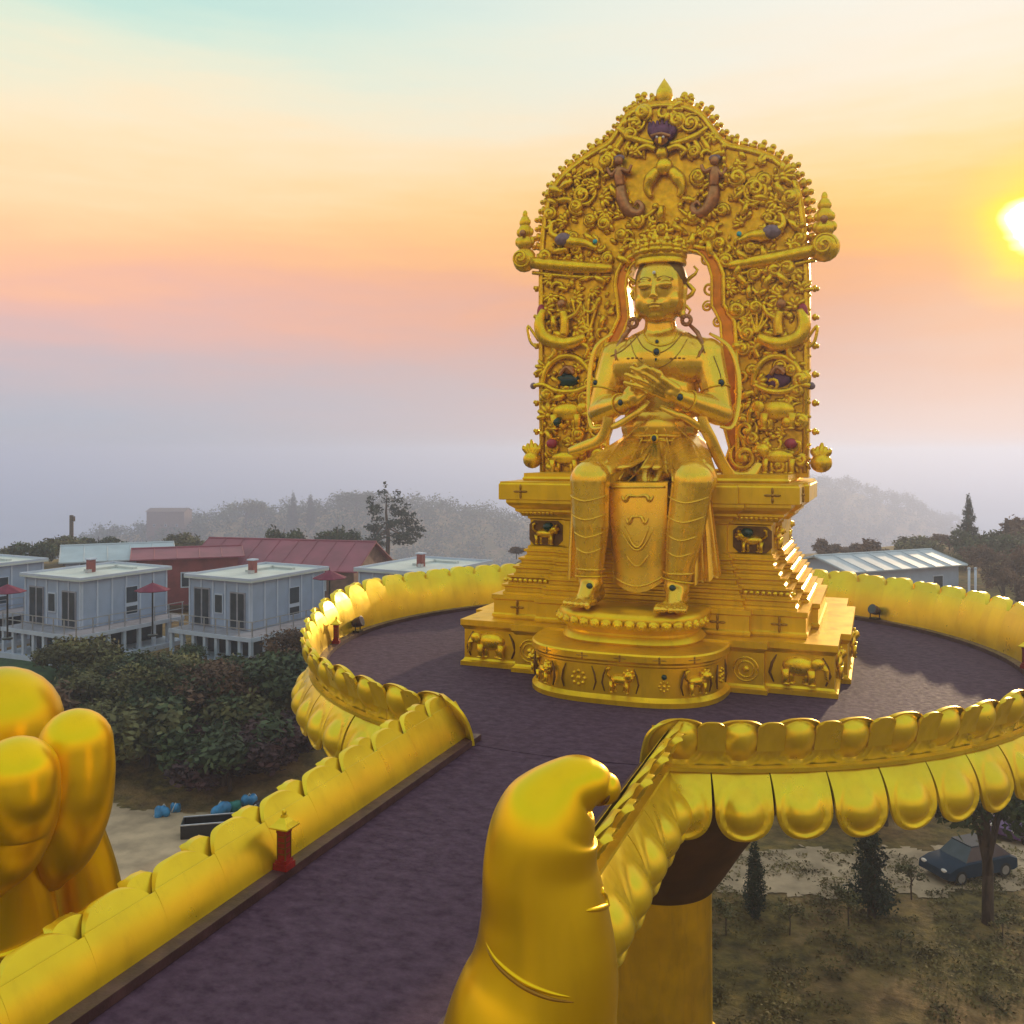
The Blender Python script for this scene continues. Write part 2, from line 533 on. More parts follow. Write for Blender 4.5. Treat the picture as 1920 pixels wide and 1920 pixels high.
RIDGES = ((520.0, 150.0, [(-300, 1150), (60, 1040), (230, 992), (330, 970), (430, 950), (560, 944), (700, 928), (800, 936), (900, 950), (1000, 958), (1150, 985), (1400, 1100)]),
          (880.0, 260.0, [(700, 1060), (950, 985), (1150, 950), (1300, 925), (1430, 904), (1520, 894), (1580, 898), (1680, 925), (1780, 972), (1900, 1020), (2200, 1100)]))


def height(s, d):
    z = -12.0 + 1.0 * sstep(0, -14, s)
    z += (3.7 if s < 0 else 5.2) * sstep(45, 60, d)
    z += .12 * vnoise(s * .35, d * .35)
    right = sstep(30, 75, s) * sstep(60, 110, d)
    z += 3.0 * right * (1 - sstep(150, 260, d))
    fall = sstep(115, 260, d)
    z = z * (1 - fall) + -95 * fall
    r = math.hypot(s, d)
    # wooded ridges across the valley
    if d > 150:
        px = 960 + FPX * s / d
        for D, w, crest in RIDGES:
            if crest[0][0] < px < crest[-1][0]:
                i = max(k for k in range(len(crest)) if crest[k][0] <= px); i = min(i, len(crest) - 2)
                f = (px - crest[i][0]) / (crest[i + 1][0] - crest[i][0]); f = f * f * (3 - 2 * f)
                cz = CAM.z - (crest[i][1] * (1 - f) + crest[i + 1][1] * f - HOR) * D / FPX - 5
                z = max(z, -95 + (cz + 95) * math.exp(-((d - D) / w) ** 2))
    z += 2.0 * vnoise(s * .03, d * .03) * sstep(200, 400, r)
    if d < 0:
        z = -12 + .1 * vnoise(s * .3, d * .3) - 30 * sstep(80, 300, r)
    return z


def ground_z(p):
    dx, dy = p[0] - CAM.x, p[1] - CAM.y
    return height(math.cos(YAW) * dx + math.sin(YAW) * dy, -math.sin(YAW) * dx + math.cos(YAW) * dy)


def build_ground():
    radii = [0.0]
    r = 3.0
    while r < 9000:
        radii.append(r); r *= 1.045 if r < 700 else 1.25
    vs, fs = [], []
    angs = []
    a = -180.0
    while a < 180:
        angs.append(a); a += 1.1 if -45 < a < 45 else 6.0
    n = len(angs)
    for r in radii:
        for a in angs:
            s, d = r * math.sin(R(a)), r * math.cos(R(a))
            p = cam_frame(s, d); vs.append((p.x, p.y, height(s, d)))
    for i in range(len(radii) - 1):
        for k in range(n):
            k2 = (k + 1) % n
            fs.append((i * n + k, i * n + k2, (i + 1) * n + k2, (i + 1) * n + k)[::-1])
    mb = MB(); mb.v = vs; mb.f = fs
    o = mb.build('ground', M['ground'], smooth=True)
    o['kind'] = 'structure'


build_ground()


def drape_patch(name, outline, mat_, lift=.03, step=.2):
    """a patch of path or lawn that follows the ground; outline in metres right/ahead of the viewpoint"""
    ss = [p[0] for p in outline]; ds_ = [p[1] for p in outline]; step = .2
    s0, s1, d0, d1 = min(ss), max(ss), min(ds_), max(ds_)

    def inside(s, d):
        c = False; j = len(outline) - 1
        for i in range(len(outline)):
            (xi, yi), (xj, yj) = outline[i], outline[j]
            if (yi > d) != (yj > d) and s < (xj - xi) * (d - yi) / (yj - yi) + xi: c = not c
            j = i
        return c
    ns, nd = int((s1 - s0) / step) + 1, int((d1 - d0) / step) + 1
    idx = {}; vs = []; fs = []

    def vid(i, k):
        if (i, k) not in idx:
            s = s0 + i * step + .45 * step * vnoise(i * 1.7, k * 2.1); d = d0 + k * step + .45 * step * vnoise(i * 2.3 + 5, k * 1.3)
            p = cam_frame(s, d); idx[(i, k)] = len(vs); vs.append((p.x, p.y, height(s, d) + lift))
        return idx[(i, k)]
    for i in range(ns):
        for k in range(nd):
            qs, qd = s0 + (i + .5) * step, d0 + (k + .5) * step
            if inside(qs + .6 * vnoise(qs * 1.1, qd * 1.3) + .3 * vnoise(qs * 4.1, qd * 3.3), qd + .5 * vnoise(qs * 1.4 + 3, qd * .9) + .3 * vnoise(qs * 3.7 + 3, qd * 4.9)):
                fs.append((vid(i, k), vid(i + 1, k), vid(i + 1, k + 1), vid(i, k + 1)))
    mb = MB(); mb.v = vs; mb.f = fs
    o = mb.build(name, mat_, smooth=True); o['kind'] = 'structure'
    return o


drape_patch('path', [(8, 38.2), (14, 37.6), (22, 38.6), (32, 40.5), (44, 43), (44, 47), (30, 45), (20, 42.5), (8, 42.2)], M['pathmat'])
drape_patch('yard', [(-26, 37), (-13, 36), (-11, 40), (-12, 43.5), (-19, 45), (-28, 45.5)], M['pathmat'])
drape_patch('lawn', [(-46, 51), (-34, 49), (-24, 50.5), (-18, 53), (-17, 58), (-24, 61), (-46, 61)], M['grass'])

# ------------------------------------------------------------------ lotus platform and walkway
PC = Vector((-.12, -.3, 0)); PR = 10.0
PITCH = 1.1


def petal_mesh(name, half, height_, prof, tip_t, dome, thick=.06, nx=18, nt_=24, flip=False, inner=False):
    """prof(t)->(outward, z); rounded end at t=1; the raised boss and rim on the outer face. Outward is -Y."""
    vs = []; fs = []
    rows = []
    for face in (0, 1):
        for j in range(nt_ + 1):
            k0 = nt_ // 3
            if j <= k0:
                t = tip_t * j / k0; w = half
            else:
                th_ = math.pi / 2 * (j - k0) / (nt_ - k0)
                t = tip_t + (1 - tip_t) * math.sin(th_); w = half * max(.03, math.cos(th_) ** .8)
            for i in range(nx + 1):
                sx = -1 + 2 * i / nx
                x = sx * w
                o, z = prof(t)
                # distance from the centre of the boss in units of the half width
                zz = (t - tip_t) * height_ / half
                rr = math.hypot(x / half, zz * (.9 if zz < 0 else 1.0)) if zz > -1.2 else 9
                if face == 0:
                    e = 0
                    if rr < .70: e = dome * (1 - (rr / .70) ** 2) ** .9
                    e += .05 * math.exp(-((rr - .88) / .07) ** 2)
                    o2 = o + thick * .5 + e
                else:
                    o2 = o - thick * .5
                vs.append((x, -o2, z))
    n = nx + 1; F = n * (nt_ + 1)
    for j in range(nt_):
        for i in range(nx):
            a = j * n + i
            q = (a, a + 1, a + n + 1, a + n)
            fs.append(q); fs.append(tuple(k + F for k in reversed(q)))
    for j in range(nt_):
        a = j * n; fs.append((a, a + n, a + n + F, a + F)); a += nx; fs.append((a, a + F, a + n + F, a + n))
    for i in range(nx):
        a = i; fs.append((a, a + F, a + 1 + F, a + 1)); a = nt_ * n + i; fs.append((a, a + 1, a + 1 + F, a + F))
    if flip: fs = [tuple(reversed(f)) for f in fs]
    mb = MB(); mb.v = vs; mb.f = fs
    me = mb.mesh(name); smooth_by_angle(me, 50); me.materials.append(M['rail'])
    return me


def up_prof(t):
    return (.06 + .06 * t + .20 * t ** 2.2, .0 + t * 1.02 - .04 * t ** 4)


def tip_prof(t):
    q = .35 + .62 * t
    o, z = up_prof(q)
    return (o + .115, z)


def down_prof(t):
    return (.10 + .52 * math.sin(min(1, t * 1.15) * math.pi / 2) ** 1.0 * (1 - .25 * t) - .02 * t, -.02 - 1.20 * t ** 1.12)


ME_UP = petal_mesh('petal', PITCH * .5, 1.0, up_prof, .56, .27)
ME_UPW = petal_mesh('petal', PITCH * .5, 1.0, lambda t: (up_prof(t)[0] * 1.85, up_prof(t)[1]), .56, .17)
ME_TIP = petal_mesh('petal_tip', PITCH * .24, .62, tip_prof, .72, .03, nx=8, nt_=12)
ME_DN = petal_mesh('hanging_petal', PITCH * .496, 1.25, down_prof, .58, .20, flip=True)

LINE_T = (0, .12, .25, .38, .5, .6, .7, .80)
LINING = [(up_prof(t)[0] - .034, up_prof(t)[1]) for t in LINE_T] + [(up_prof(t)[0] - .028, up_prof(t)[1]) for t in reversed(LINE_T)]
plat = empty('lotus_platform', PC)
tag(plat, 'round golden lotus platform on a thick column, rimmed with carved petals', 'platform')
OPEN = math.asin(2.02 / PR)       # half angle of the opening to the walkway, centred on -Y


def ring_prof(prof, n=120):
    return MB().lathe(prof, n, a0=-math.pi / 2 + OPEN, a1=1.5 * math.pi - OPEN)


MB().lathe([(PR + .12, -.34), (PR + .12, 0)], 128).build('floor', M['floor'], plat, auto=30)


def lining_mesh(half):
    vs = []
    for x in (-half, half):
        for o_, z_ in LINING: vs.append((x, -o_ + .006, z_))
    n = len(LINING)
    fs = [(i, n + i, n + (i + 1) % n, (i + 1) % n) for i in range(n)] + [tuple(range(n)), tuple(range(2 * n - 1, n - 1, -1))]
    me = MB().add(vs, fs).mesh('lining_panel'); smooth_by_angle(me, 40); me.materials.append(M['rail'])
    return me


ME_LINE = lining_mesh(PITCH * .5 - .0006)


def rail_scale(an):
    """the parapet stands higher and leans out further round the back of the platform"""
    t = min(1, max(0, (math.sin(an) + .62) / .75)); t = t * t * (3 - 2 * t)
    return 1 + .62 * t


ring_prof([(PR - .20, .002), (PR - .20, .12), (PR + .045, .12), (PR + .045, .002)]).build('kerb', M['kerb'], plat, auto=30)
ring_prof([(PR + .12, -.03), (PR + .26, -.05), (PR + .27, .03), (PR + .13, .045)]).build('rim_band', M['rail'], plat, auto=40)
bowl = [(PR + .0, -.345), (PR - .05, -.8), (8.6, -1.15), (6.4, -1.9), (4.4, -3.1), (3.2, -4.4), (2.5, -5.4), (2.0, -6.2), (1.62, -6.75)]
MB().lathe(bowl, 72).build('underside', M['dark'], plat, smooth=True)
pz = -12.4
MB().lathe([(1.95, pz), (1.95, pz + .9), (1.7, pz + 1.1), (1.55, pz + 1.3), (1.52, -6.72), (1.62, -6.70), (1.62, -6.60)], 64).build('pillar', M['gold'], plat, auto=35)
span = 2 * math.pi - 2 * OPEN
NP = int(round(span * (PR + .1) / PITCH))
for k in range(NP):
    an = -math.pi / 2 + OPEN + span * (k + .5) / NP
    rz = an + math.pi / 2
    c = (PR * math.cos(an), PR * math.sin(an))
    j = random.uniform(-.012, .012)
    hk = rail_scale(an)
    inst(ME_UP, 'petal', plat, (c[0], c[1], j), (0, 0, rz + j), (1 + .07 * (hk - .75), hk ** 1.3, hk + j))
    inst(ME_LINE, 'lining_panel', plat, (c[0], c[1], 0), (0, 0, rz), (1 + .05 * (hk - .9), hk ** 1.3, hk))
    inst(ME_DN, 'hanging_petal', plat, (c[0] + .04 * math.cos(an), c[1] + .04 * math.sin(an), j), (0, 0, rz - j), (1, 1, 1 - j))
    if k < NP - 1:
        an2 = -math.pi / 2 + OPEN + span * (k + 1) / NP
        hk = rail_scale(an2)
        inst(ME_TIP, 'petal_tip', plat, ((PR + .02) * math.cos(an2), (PR + .02) * math.sin(an2), 0), (0, 0, an2 + math.pi / 2), (1, hk ** 1.3, hk))

walk = empty('walkway', (0, -10.2, 0))
tag(walk, 'maroon walkway leading to the round platform between two golden petal parapets', 'walkway')
WW = 1.98; WL = 21.0
MB().box((0, -WL / 2 + .35, -.172), (2 * WW + .1, WL + .5, .32)).build('deck', M['floor'], walk)
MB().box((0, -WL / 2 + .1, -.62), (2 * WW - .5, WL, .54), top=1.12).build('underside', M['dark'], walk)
for sgn in (-1, 1):
    mb = MB()
    yy = [-WL + .2 - .3, .25]
    mb.box((sgn * (WW - .10), (yy[0] + yy[1]) / 2, .058), (.24, yy[1] - yy[0], .124))
    mb.build('kerb', M['kerb'], walk)
    MB().box((sgn * (WW + .17), -WL / 2 + .1, -.012), (.27, WL, .07)).build('rim_band', M['rail'], walk)
    nw = 18
    for k in range(nw):
        y = -.45 - k * PITCH
        rz = sgn * math.pi / 2
        j = random.uniform(-.012, .012)
        hk = 1.0 - .27 * min(1, k / 12)
        inst(ME_UPW, 'petal', walk, (sgn * (WW - .05 + .022), y, j), (0, 0, rz + j), (1, hk, hk + j))
        inst(ME_LINE, 'lining_panel', walk, (sgn * (WW - .05), y, 0), (0, 0, rz), (1, 1.85 * hk, hk))
        inst(ME_DN, 'hanging_petal', walk, (sgn * (WW + .10), y, j), (0, 0, rz), (1, 1, 1 - j))
        inst(ME_TIP, 'petal_tip', walk, (sgn * (WW - .03), y - PITCH / 2, 0), (0, 0, rz), (1, 1.7 * hk, hk))
# end panels where the walkway parapet turns into the round one
for sgn in (-1, 1):
    o = inst(ME_UPW, 'corner_petal', walk, (sgn * (WW + .03), .22, .01), (0, 0, sgn * R(45)), (.9, 1.0, 1.0))

# ------------------------------------------------------------------ giant golden fingers beside the walkway


def sweep(path, n=28, sub=8):
    """path of (px, py, depth, radius in px); a smooth swelling tube"""
    P = [(at_d(a, b_, c), r * c / FPX) for a, b_, c, r in path]
    out = []; rad = []
    for i in range(len(P) - 1):
        p0 = P[max(i - 1, 0)]; p1 = P[i]; p2 = P[i + 1]; p3 = P[min(i + 2, len(P) - 1)]
        for k in range(sub):
            t = k / sub

            def cr(a, b2, c, d):
                return .5 * ((2 * b2) + (c - a) * t + (2 * a - 5 * b2 + 4 * c - d) * t * t + (3 * b2 - a - 3 * c + d) * t ** 3)
            out.append(Vector([cr(p0[0][q], p1[0][q], p2[0][q], p3[0][q]) for q in range(3)])); rad.append(max(.004, cr(p0[1], p1[1], p2[1], p3[1])))
    out.append(P[-1][0]); rad.append(P[-1][1])
    return out, rad


def round_tip(pts, rad, steps=7):
    """close a tube with a hemispherical end"""
    t = (pts[-1] - pts[-2]).normalized(); r = rad[-1]; p = pts[-1]
    for k in range(1, steps + 1):
        an = math.pi / 2 * k / steps
        pts.append(p + t * r * math.sin(an)); rad.append(max(.004, r * math.cos(an)))
    return pts, rad


def crease(parent, path, r):
    pts, rad = sweep(path, sub=6)
    MB().tube(pts, [r * math.sin(math.pi * (i + .6) / (len(pts) + .2)) ** .5 for i in range(len(pts))], 10).build('crease', M['finger'], parent, smooth=True)


thumb = empty('giant_thumb', at_d(1030, 4560, 8.5))
tag(thumb, 'giant golden thumb with a hooked tip rising right of the walkway', 'sculpture')
tl = thumb.location


def local(mb, org):
    mb.v = [(p[0] - org[0], p[1] - org[1], p[2] - org[2]) for p in mb.v]
    return mb


def finger_part(parent, name, mb, voxel=.03, smooth=6):
    me = local(mb, parent.location).mesh(name, True); me.materials.append(M['finger'])
    o = bpy.data.objects.new(name, me); COL.objects.link(o); o.parent = parent
    return o


D1 = 8.5
mb = MB()
pts, rad = sweep([(920, 4700, D1, 200), (920, 3200, D1, 200), (945, 2300, D1, 190), (990, 1960, D1, 164), (1020, 1820, D1, 140), (1022, 1720, D1, 122),
                  (1013, 1620, D1, 107), (1024, 1550, D1, 101), (1046, 1510, D1, 86), (1080, 1476, D1, 61), (1112, 1472, D1, 46), (1134, 1478, D1, 30)])
pts, rad = round_tip(pts, rad)
mb.tube(pts, rad, 48)
finger_part(thumb, 'thumb', mb, .035, 8)
from mathutils.bvhtree import BVHTree


def surface_line(parent, obj, pts2, r, name, m, lift=.0, n=8):
    """a raised or dark line lying on the skin of obj, drawn through photograph pixels"""
    me = obj.data; org = parent.location
    bv_ = BVHTree.FromPolygons([v.co for v in me.vertices], [tuple(p.vertices) for p in me.polygons])
    q = []
    for i in range(len(pts2) - 1):
        p0, p1, p2, p3 = pts2[max(i - 1, 0)], pts2[i], pts2[i + 1], pts2[min(i + 2, len(pts2) - 1)]
        for k in range(7):
            t = k / 7
            x, y = [.5 * (2 * p1[c] + (p2[c] - p0[c]) * t + (2 * p0[c] - 5 * p1[c] + 4 * p2[c] - p3[c]) * t * t + (3 * p1[c] - p0[c] - 3 * p2[c] + p3[c]) * t ** 3) for c in (0, 1)]
            h = bv_.ray_cast(CAM - org, ray(x, y).normalized())
            if h[0] is not None: q.append(h[0] + h[1] * lift)
    L = len(q)
    if L > 3:
        MB().tube(q, [r * (.15 + .85 * abs(math.sin(math.pi * i / (L - 1))) ** .6) for i in range(L)], n).build(name, m, parent, smooth=True)


th = thumb.children[0]
surface_line(thumb, th, [(908, 1762), (930, 1800), (975, 1838), (1030, 1862), (1084, 1872)], .026, 'skin_fold', M['finger'], -.010)
surface_line(thumb, th, [(912, 1778), (936, 1814), (980, 1850), (1030, 1872), (1080, 1880)], .020, 'skin_crease', M['seam'])
surface_line(thumb, th, [(1136, 1640), (1130, 1672), (1146, 1690), (1128, 1702), (1096, 1708)], .028, 'knuckle_pinch', M['finger'])
surface_line(thumb, th, [(1118, 1510), (1134, 1504), (1144, 1490)], .02, 'nail_groove', M['line'])

hand = empty('giant_hand', at_z(120, 2450, -12))
tag(hand, 'three giant golden fingertips rising behind the left parapet', 'sculpture')
for path_tip, shaft, fold in (
        ([(98, 1640, 12.2, 30), (118, 1590, 12.1, 56), (133, 1520, 12.0, 70), (140, 1450, 12.0, 71), (142, 1396, 12.0, 66)],
         [(176, 3350, 13.2, 62), (176, 2500, 13.2, 62), (176, 1900, 13.2, 62), (172, 1740, 13.2, 62), (160, 1640, 13.1, 56), (140, 1540, 12.8, 44), (136, 1480, 12.4, 40)],
         [(96, 1740), (130, 1726), (180, 1696), (236, 1656)]),
        ([(-10, 1650, 11.3, 34), (12, 1600, 11.2, 62), (26, 1540, 11.2, 74), (30, 1500, 11.1, 76), (32, 1456, 11.1, 74)],
         [(46, 3550, 12.2, 70), (46, 2600, 12.2, 70), (46, 1950, 12.2, 70), (44, 1800, 12.2, 68), (36, 1690, 12.1, 60), (24, 1600, 11.8, 48), (24, 1540, 11.4, 44)],
         [(-30, 1796), (10, 1790), (50, 1772), (98, 1738)]),
        ([(-60, 1640, 13.7, 60), (-30, 1540, 13.7, 92), (-6, 1450, 13.6, 108), (2, 1360, 13.6, 108)],
         [(-60, 3150, 14.4, 80), (-60, 2500, 14.4, 80), (-56, 1900, 14.4, 80), (-50, 1640, 14.2, 78), (-20, 1500, 13.9, 60)], None)):
    mb = MB()
    pts, rad = sweep(path_tip); pts, rad = round_tip(pts, rad)
    pts = [pts[0] + (pts[0] - pts[1]).normalized() * rad[0] * q for q in (.95, .8, .5)] + pts; rad = [rad[0] * q for q in (.05, .5, .85)] + rad
    mb.tube(pts, rad, 40)
    fo = finger_part(hand, 'finger_tip', mb, .05, 10)
    mb = MB()
    pts, rad = sweep(shaft); mb.tube(pts, rad, 40)
    fo = finger_part(hand, 'finger', mb, .05, 10)
    if fold:
        surface_line(hand, fo, fold, .05, 'skin_fold', M['finger'], .02)
        surface_line(hand, fo, [(x, y + 14) for x, y in fold], .03, 'skin_crease', M['seam'])

# ------------------------------------------------------------------ throne
throne = empty('throne', (0, 0, 0))
tag(throne, 'tall golden throne with carved arched backrest on a stepped base', 'throne')


def plan(hx, yf, yb, mid=None, proj=.0, side=None, sproj=0.0):
    """stepped rectangle: a middle part that stands forward on the front, and on both sides"""
    pts = []
    if mid:
        pts += [(-hx, yf), (-mid, yf), (-mid, yf - proj), (mid, yf - proj), (mid, yf), (hx, yf)]
    else:
        pts += [(-hx, yf), (hx, yf)]
    if side:
        c = (yf + yb) / 2
        pts += [(hx, c - side), (hx + sproj, c - side), (hx + sproj, c + side), (hx, c + side), (hx, yb), (-hx, yb), (-hx, c + side), (-hx - sproj, c + side), (-hx - sproj, c - side), (-hx, c - side)]
    else:
        pts += [(hx, yb), (-hx, yb)]
    return pts


def offset(poly, d):
    n = len(poly); out = []
    for i in range(n):
        p0, p1, p2 = poly[i - 1], poly[i], poly[(i + 1) % n]
        e1 = Vector((p1[0] - p0[0], p1[1] - p0[1])).normalized(); e2 = Vector((p2[0] - p1[0], p2[1] - p1[1])).normalized()
        n1 = Vector((e1.y, -e1.x)); n2 = Vector((e2.y, -e2.x))
        k = 1 + n1.dot(n2)
        q = (n1 + n2) / k if k > .1 else n1
        out.append((p1[0] + q.x * d, p1[1] + q.y * d))
    return out


def moulded(poly, prof):
    """loft a plan through (offset, z) pairs"""
    mb = MB(); n = len(poly); vs = []; fs = []
    for d, z in prof:
        vs += [(x, y, z) for x, y in offset(poly, d)]
    for i in range(len(prof) - 1):
        for k in range(n):
            k2 = (k + 1) % n
            fs.append((i * n + k, i * n + k2, (i + 1) * n + k2, (i + 1) * n + k))
    fs.append(tuple(range(n - 1, -1, -1))); fs.append(tuple((len(prof) - 1) * n + k for k in range(n)))
    return mb.add(vs, fs)


G = M['gold']
YB = 4.2
base_plan = plan(5.0, -3.75, YB, 3.35, .28, 2.3, .25)
moulded(base_plan, [(.06, .004), (.06, .12), (.0, .16), (-.03, .22), (-.03, 1.02), (.0, 1.06), (.02, 1.10), (.06, 1.14), (.06, 1.30)]).build('base_tier', G, throne)
t2 = plan(4.28, -3.25, YB - .5, 2.9, .25, 1.9, .2)
moulded(t2, [(.0, 1.302), (.03, 1.36), (.03, 1.42), (-.01, 1.46), (-.01, 1.82), (.04, 1.86), (.04, 1.98)]).build('second_tier', G, throne)
zs = [1.982, 2.26, 2.52, 2.78, 3.02, 3.26]
for i in range(5):
    k = i / 4
    p = plan(4.05 - .58 * k, -3.12 + .25 * k, YB - .75 - .5 * k, 2.75 - .35 * k, .22, 1.75 - .2 * k, .18)
    z0, z1 = zs[i] + (.002 if i else 0), zs[i + 1]
    moulded(p, [(0, z0), (0, z0 + .06), (-.05, z0 + .09), (-.05, z1 - .09), (.02, z1 - .05), (.02, z1)]).build('step', G, throne)
body = plan(3.42, -2.75, YB - 1.3, 2.3, .2, 1.5, .15)
moulded(body, [(0, 3.262), (0, 3.34), (-.06, 3.38), (-.06, 4.10), (0, 4.14), (0, 4.2)]).build('pedestal', G, throne)
moulded(plan(3.55, -2.85, YB - 1.2, 2.4, .2, 1.5, .15), [(0, 4.202), (.04, 4.28), (.16, 4.36), (.16, 4.42), (.30, 4.52), (.36, 4.60), (.36, 4.68)]).build('cornice', G, throne)
moulded(plan(4.12, -3.25, YB - .8, 2.6, .14, 1.7, .12), [(-.02, 4.682), (0, 4.70), (0, 5.12), (-.03, 5.16), (-.03, 5.20)]).build('seat_slab', G, throne)
moulded(plan(3.75, -2.2, YB - 1.3), [(0, 5.202), (.04, 5.26), (0, 5.32), (0, 5.42)]).build('seat_step', G, throne)

# bead rows on the steps
bead = MB().ell((0, 0, 0), (.075, .05, .06), n=8, m=6).mesh('bead', True); bead.materials.append(M['relief'])
for row, (z, y, x0, x1) in enumerate(((2.39, -3.12, 2.75, 3.95), (2.39, -3.12, -3.95, -2.75), (4.31, -2.93, 2.5, 3.5), (4.31, -2.93, -3.5, -2.5))):
    n = 9
    for k in range(n):
        inst(bead, 'bead', throne, (x0 + (x1 - x0) * k / (n - 1), y, z))

# cross flowers (four petals round a button)
fl = MB(); fl.ell((0, 0, 0), (.05, .05, .05), n=8, m=6)
for k in range(4):
    an = k * math.pi / 2
    fl.ell((.12 * math.cos(an), 0, .12 * math.sin(an)), (.09 if k % 2 == 0 else .035, .03, .035 if k % 2 == 0 else .09), n=8, m=6)
flower = fl.mesh('flower', True); flower.materials.append(M['seam'])
for x, y, z in ((3.62, -3.28, 1.64), (-3.55, -3.28, 1.64), (3.45, -3.27, 4.92), (-3.45, -3.27, 4.92), (2.1, -3.52, 1.64), (-2.1, -3.52, 1.64)):
    inst(flower, 'flower', throne, (x, y, z))
for y in (-1.2, .6, 2.4):
    inst(flower, 'flower', throne, (4.3, y, 1.64), (0, 0, R(90)))
for y in (-2.4, 2.2):
    inst(flower, 'flower', throne, (4.14, y, 4.92), (0, 0, R(90)))

# half round projecting drum and the foot stool on it


def dshape(hx, yb, depth, n=28, p=3.0):
    pts = []
    for k in range(n + 1):
        an = math.pi + math.pi * k / n
        c, s = math.cos(an), math.sin(an)
        pts.append((hx * math.copysign(abs(c) ** (2 / p), c), yb + depth * math.copysign(abs(s) ** (2 / p), s)))
    return pts


drum = dshape(2.42, -3.9, 2.35)
moulded(drum, [(.10, .004), (.10, .12), (.05, .16), (.0, .22), (0, .92), (.04, .96), (.04, 1.0), (.10, 1.06), (.10, 1.20), (.06, 1.24)]).build('front_drum', G, throne, auto=35)
st = dshape(1.80, -3.6, 1.85)
moulded(st, [(0, 1.242), (.04, 1.30), (-.03, 1.42), (-.08, 1.46), (-.08, 1.52), (.02, 1.60), (.10, 1.72), (.13, 1.84), (.13, 1.94), (.08, 2.0), (.02, 2.04)]).build('foot_stool', G, throne, auto=40)
# lotus petals round the stool, flowers and lions on the drum
pet = MB().ell((0, 0, 0), (.15, .07, .13), n=10, m=6).ell((0, -.05, -.02), (.09, .05, .07), n=8, m=6).mesh('stool_petal', True); pet.materials.append(M['relief'])


def along(poly, t):
    L = [0]
    for i in range(len(poly) - 1): L.append(L[-1] + math.dist(poly[i], poly[i + 1]))
    q = t * L[-1]
    for i in range(len(poly) - 1):
        if q <= L[i + 1]:
            f = (q - L[i]) / (L[i + 1] - L[i]); a, b_ = Vector(poly[i]), Vector(poly[i + 1])
            d = (b_ - a).normalized()
            return a + (b_ - a) * f, math.atan2(d.y, d.x)
    return Vector(poly[-1]), 0


st_o = offset(st, .13)[1:-1]
for k in range(19):
    p, a = along(st_o, (k + .5) / 19)
    inst(pet, 'stool_petal', throne, (p.x, p.y, 1.78), (0, 0, a))


def animal(kind):
    """a standing beast in relief, about one metre long, facing +X, its back towards +Y"""
    mb = MB()
    mb.ell((0, 0, .48), (.40, .17, .20), n=12, m=8)
    if kind == 'elephant':
        mb.ell((0, 0, .50), (.42, .2, .26), n=12, m=8)
        mb.ell((.44, -.03, .60), (.17, .15, .17)); mb.ell((.38, -.14, .58), (.10, .04, .14))
        mb.tube([(.55, -.03, .58), (.64, -.04, .42), (.64, -.04, .22), (.70, -.04, .14)], [.08, .065, .05, .03], 8)
        mb.tube([(.52, -.10, .48), (.64, -.13, .44)], [.03, .008], 6)
        lw = .085
    elif kind == 'lion':
        mb.ell((.36, -.05, .66), (.20, .18, .21)); mb.ell((.44, -.15, .68), (.13, .11, .13)); mb.ell((.52, -.2, .62), (.07, .07, .06))
        for k in range(7):
            an = k / 7 * 2 * math.pi; mb.ell((.36 + .19 * math.cos(an), -.08, .68 + .19 * math.sin(an)), .07, n=6, m=4)
        mb.tube([(-.38, 0, .52), (-.52, -.02, .66), (-.50, -.04, .86), (-.40, -.04, .90)], [.05, .045, .05, .07], 6)
        lw = .065
    else:
        mb.tube([(.30, 0, .55), (.46, -.04, .78), (.52, -.06, .90)], [.15, .11, .08], 8); mb.ell((.60, -.07, .88), (.15, .07, .07))
        mb.tube([(-.38, 0, .55), (-.52, -.02, .42), (-.54, -.02, .22)], [.04, .06, .02], 6)
        lw = .055
    for x, lift in ((.28, 0), (.14, .0), (-.22, 0), (-.34, 0)):
        y = -.10 if x in (.28, -.34) else .04
        mb.tube([(x, y, .42), (x + .02, y, .2), (x, y, .03)], [lw * 1.35, lw, lw * .95], 8)
        mb.ell((x + .03, y - .02, .03), (lw * 1.2, lw * 1.1, .04), n=8, m=4)
    me = mb.mesh(kind + '_relief', True); me.materials.append(M['relief'])
    return me


AN = {k: animal(k) for k in ('elephant', 'lion', 'horse')}
frame_me = MB().tube([(.62, 0, .0), (.72, 0, .25), (.66, 0, .5), (.55, 0, .72)], [.02, .035, .035, .015], 6)
frame_me = frame_me.mesh('bracket', True); frame_me.materials.append(M['line'])


def cartouche(loc, rot, sc):
    for s in (-1, 1):
        inst(frame_me, 'bracket', throne, loc, rot, (s * sc[0], sc[1], sc[2]))


# corner blocks of the base: elephants; sides
for x, flip in ((4.15, 1), (-4.15, -1)):
    inst(AN['elephant'], 'elephant_relief', throne, (x, -3.74, .26), (0, 0, 0), (flip * 1.0, .8, .92))
    cartouche((x, -3.74, .28), (0, 0, 0), (1, 1, .95))
for y in (-2.6, 0.2, 3.0):
    xx = 5.26 if abs(y) < 1.5 else 5.0
    inst(AN['lion'], 'lion_relief', throne, (xx, y, .28), (0, 0, R(90)), (.9, .8, .8))
for x in (-2.88, 2.88):
    mb = MB()
    for rr in (.30, .2):
        mb.tube([(rr * math.cos(2 * math.pi * k / 18), 0, rr * math.sin(2 * math.pi * k / 18)) for k in range(18)], .025, 6, closed=True)
    mb.ell((0, -.02, 0), (.09, .05, .09), n=8, m=6)
    me = mb.mesh('rosette', True); me.materials.append(M['relief'])
    inst(me, 'rosette', throne, (x, -4.01, .6))
dr = offset(drum, .0)
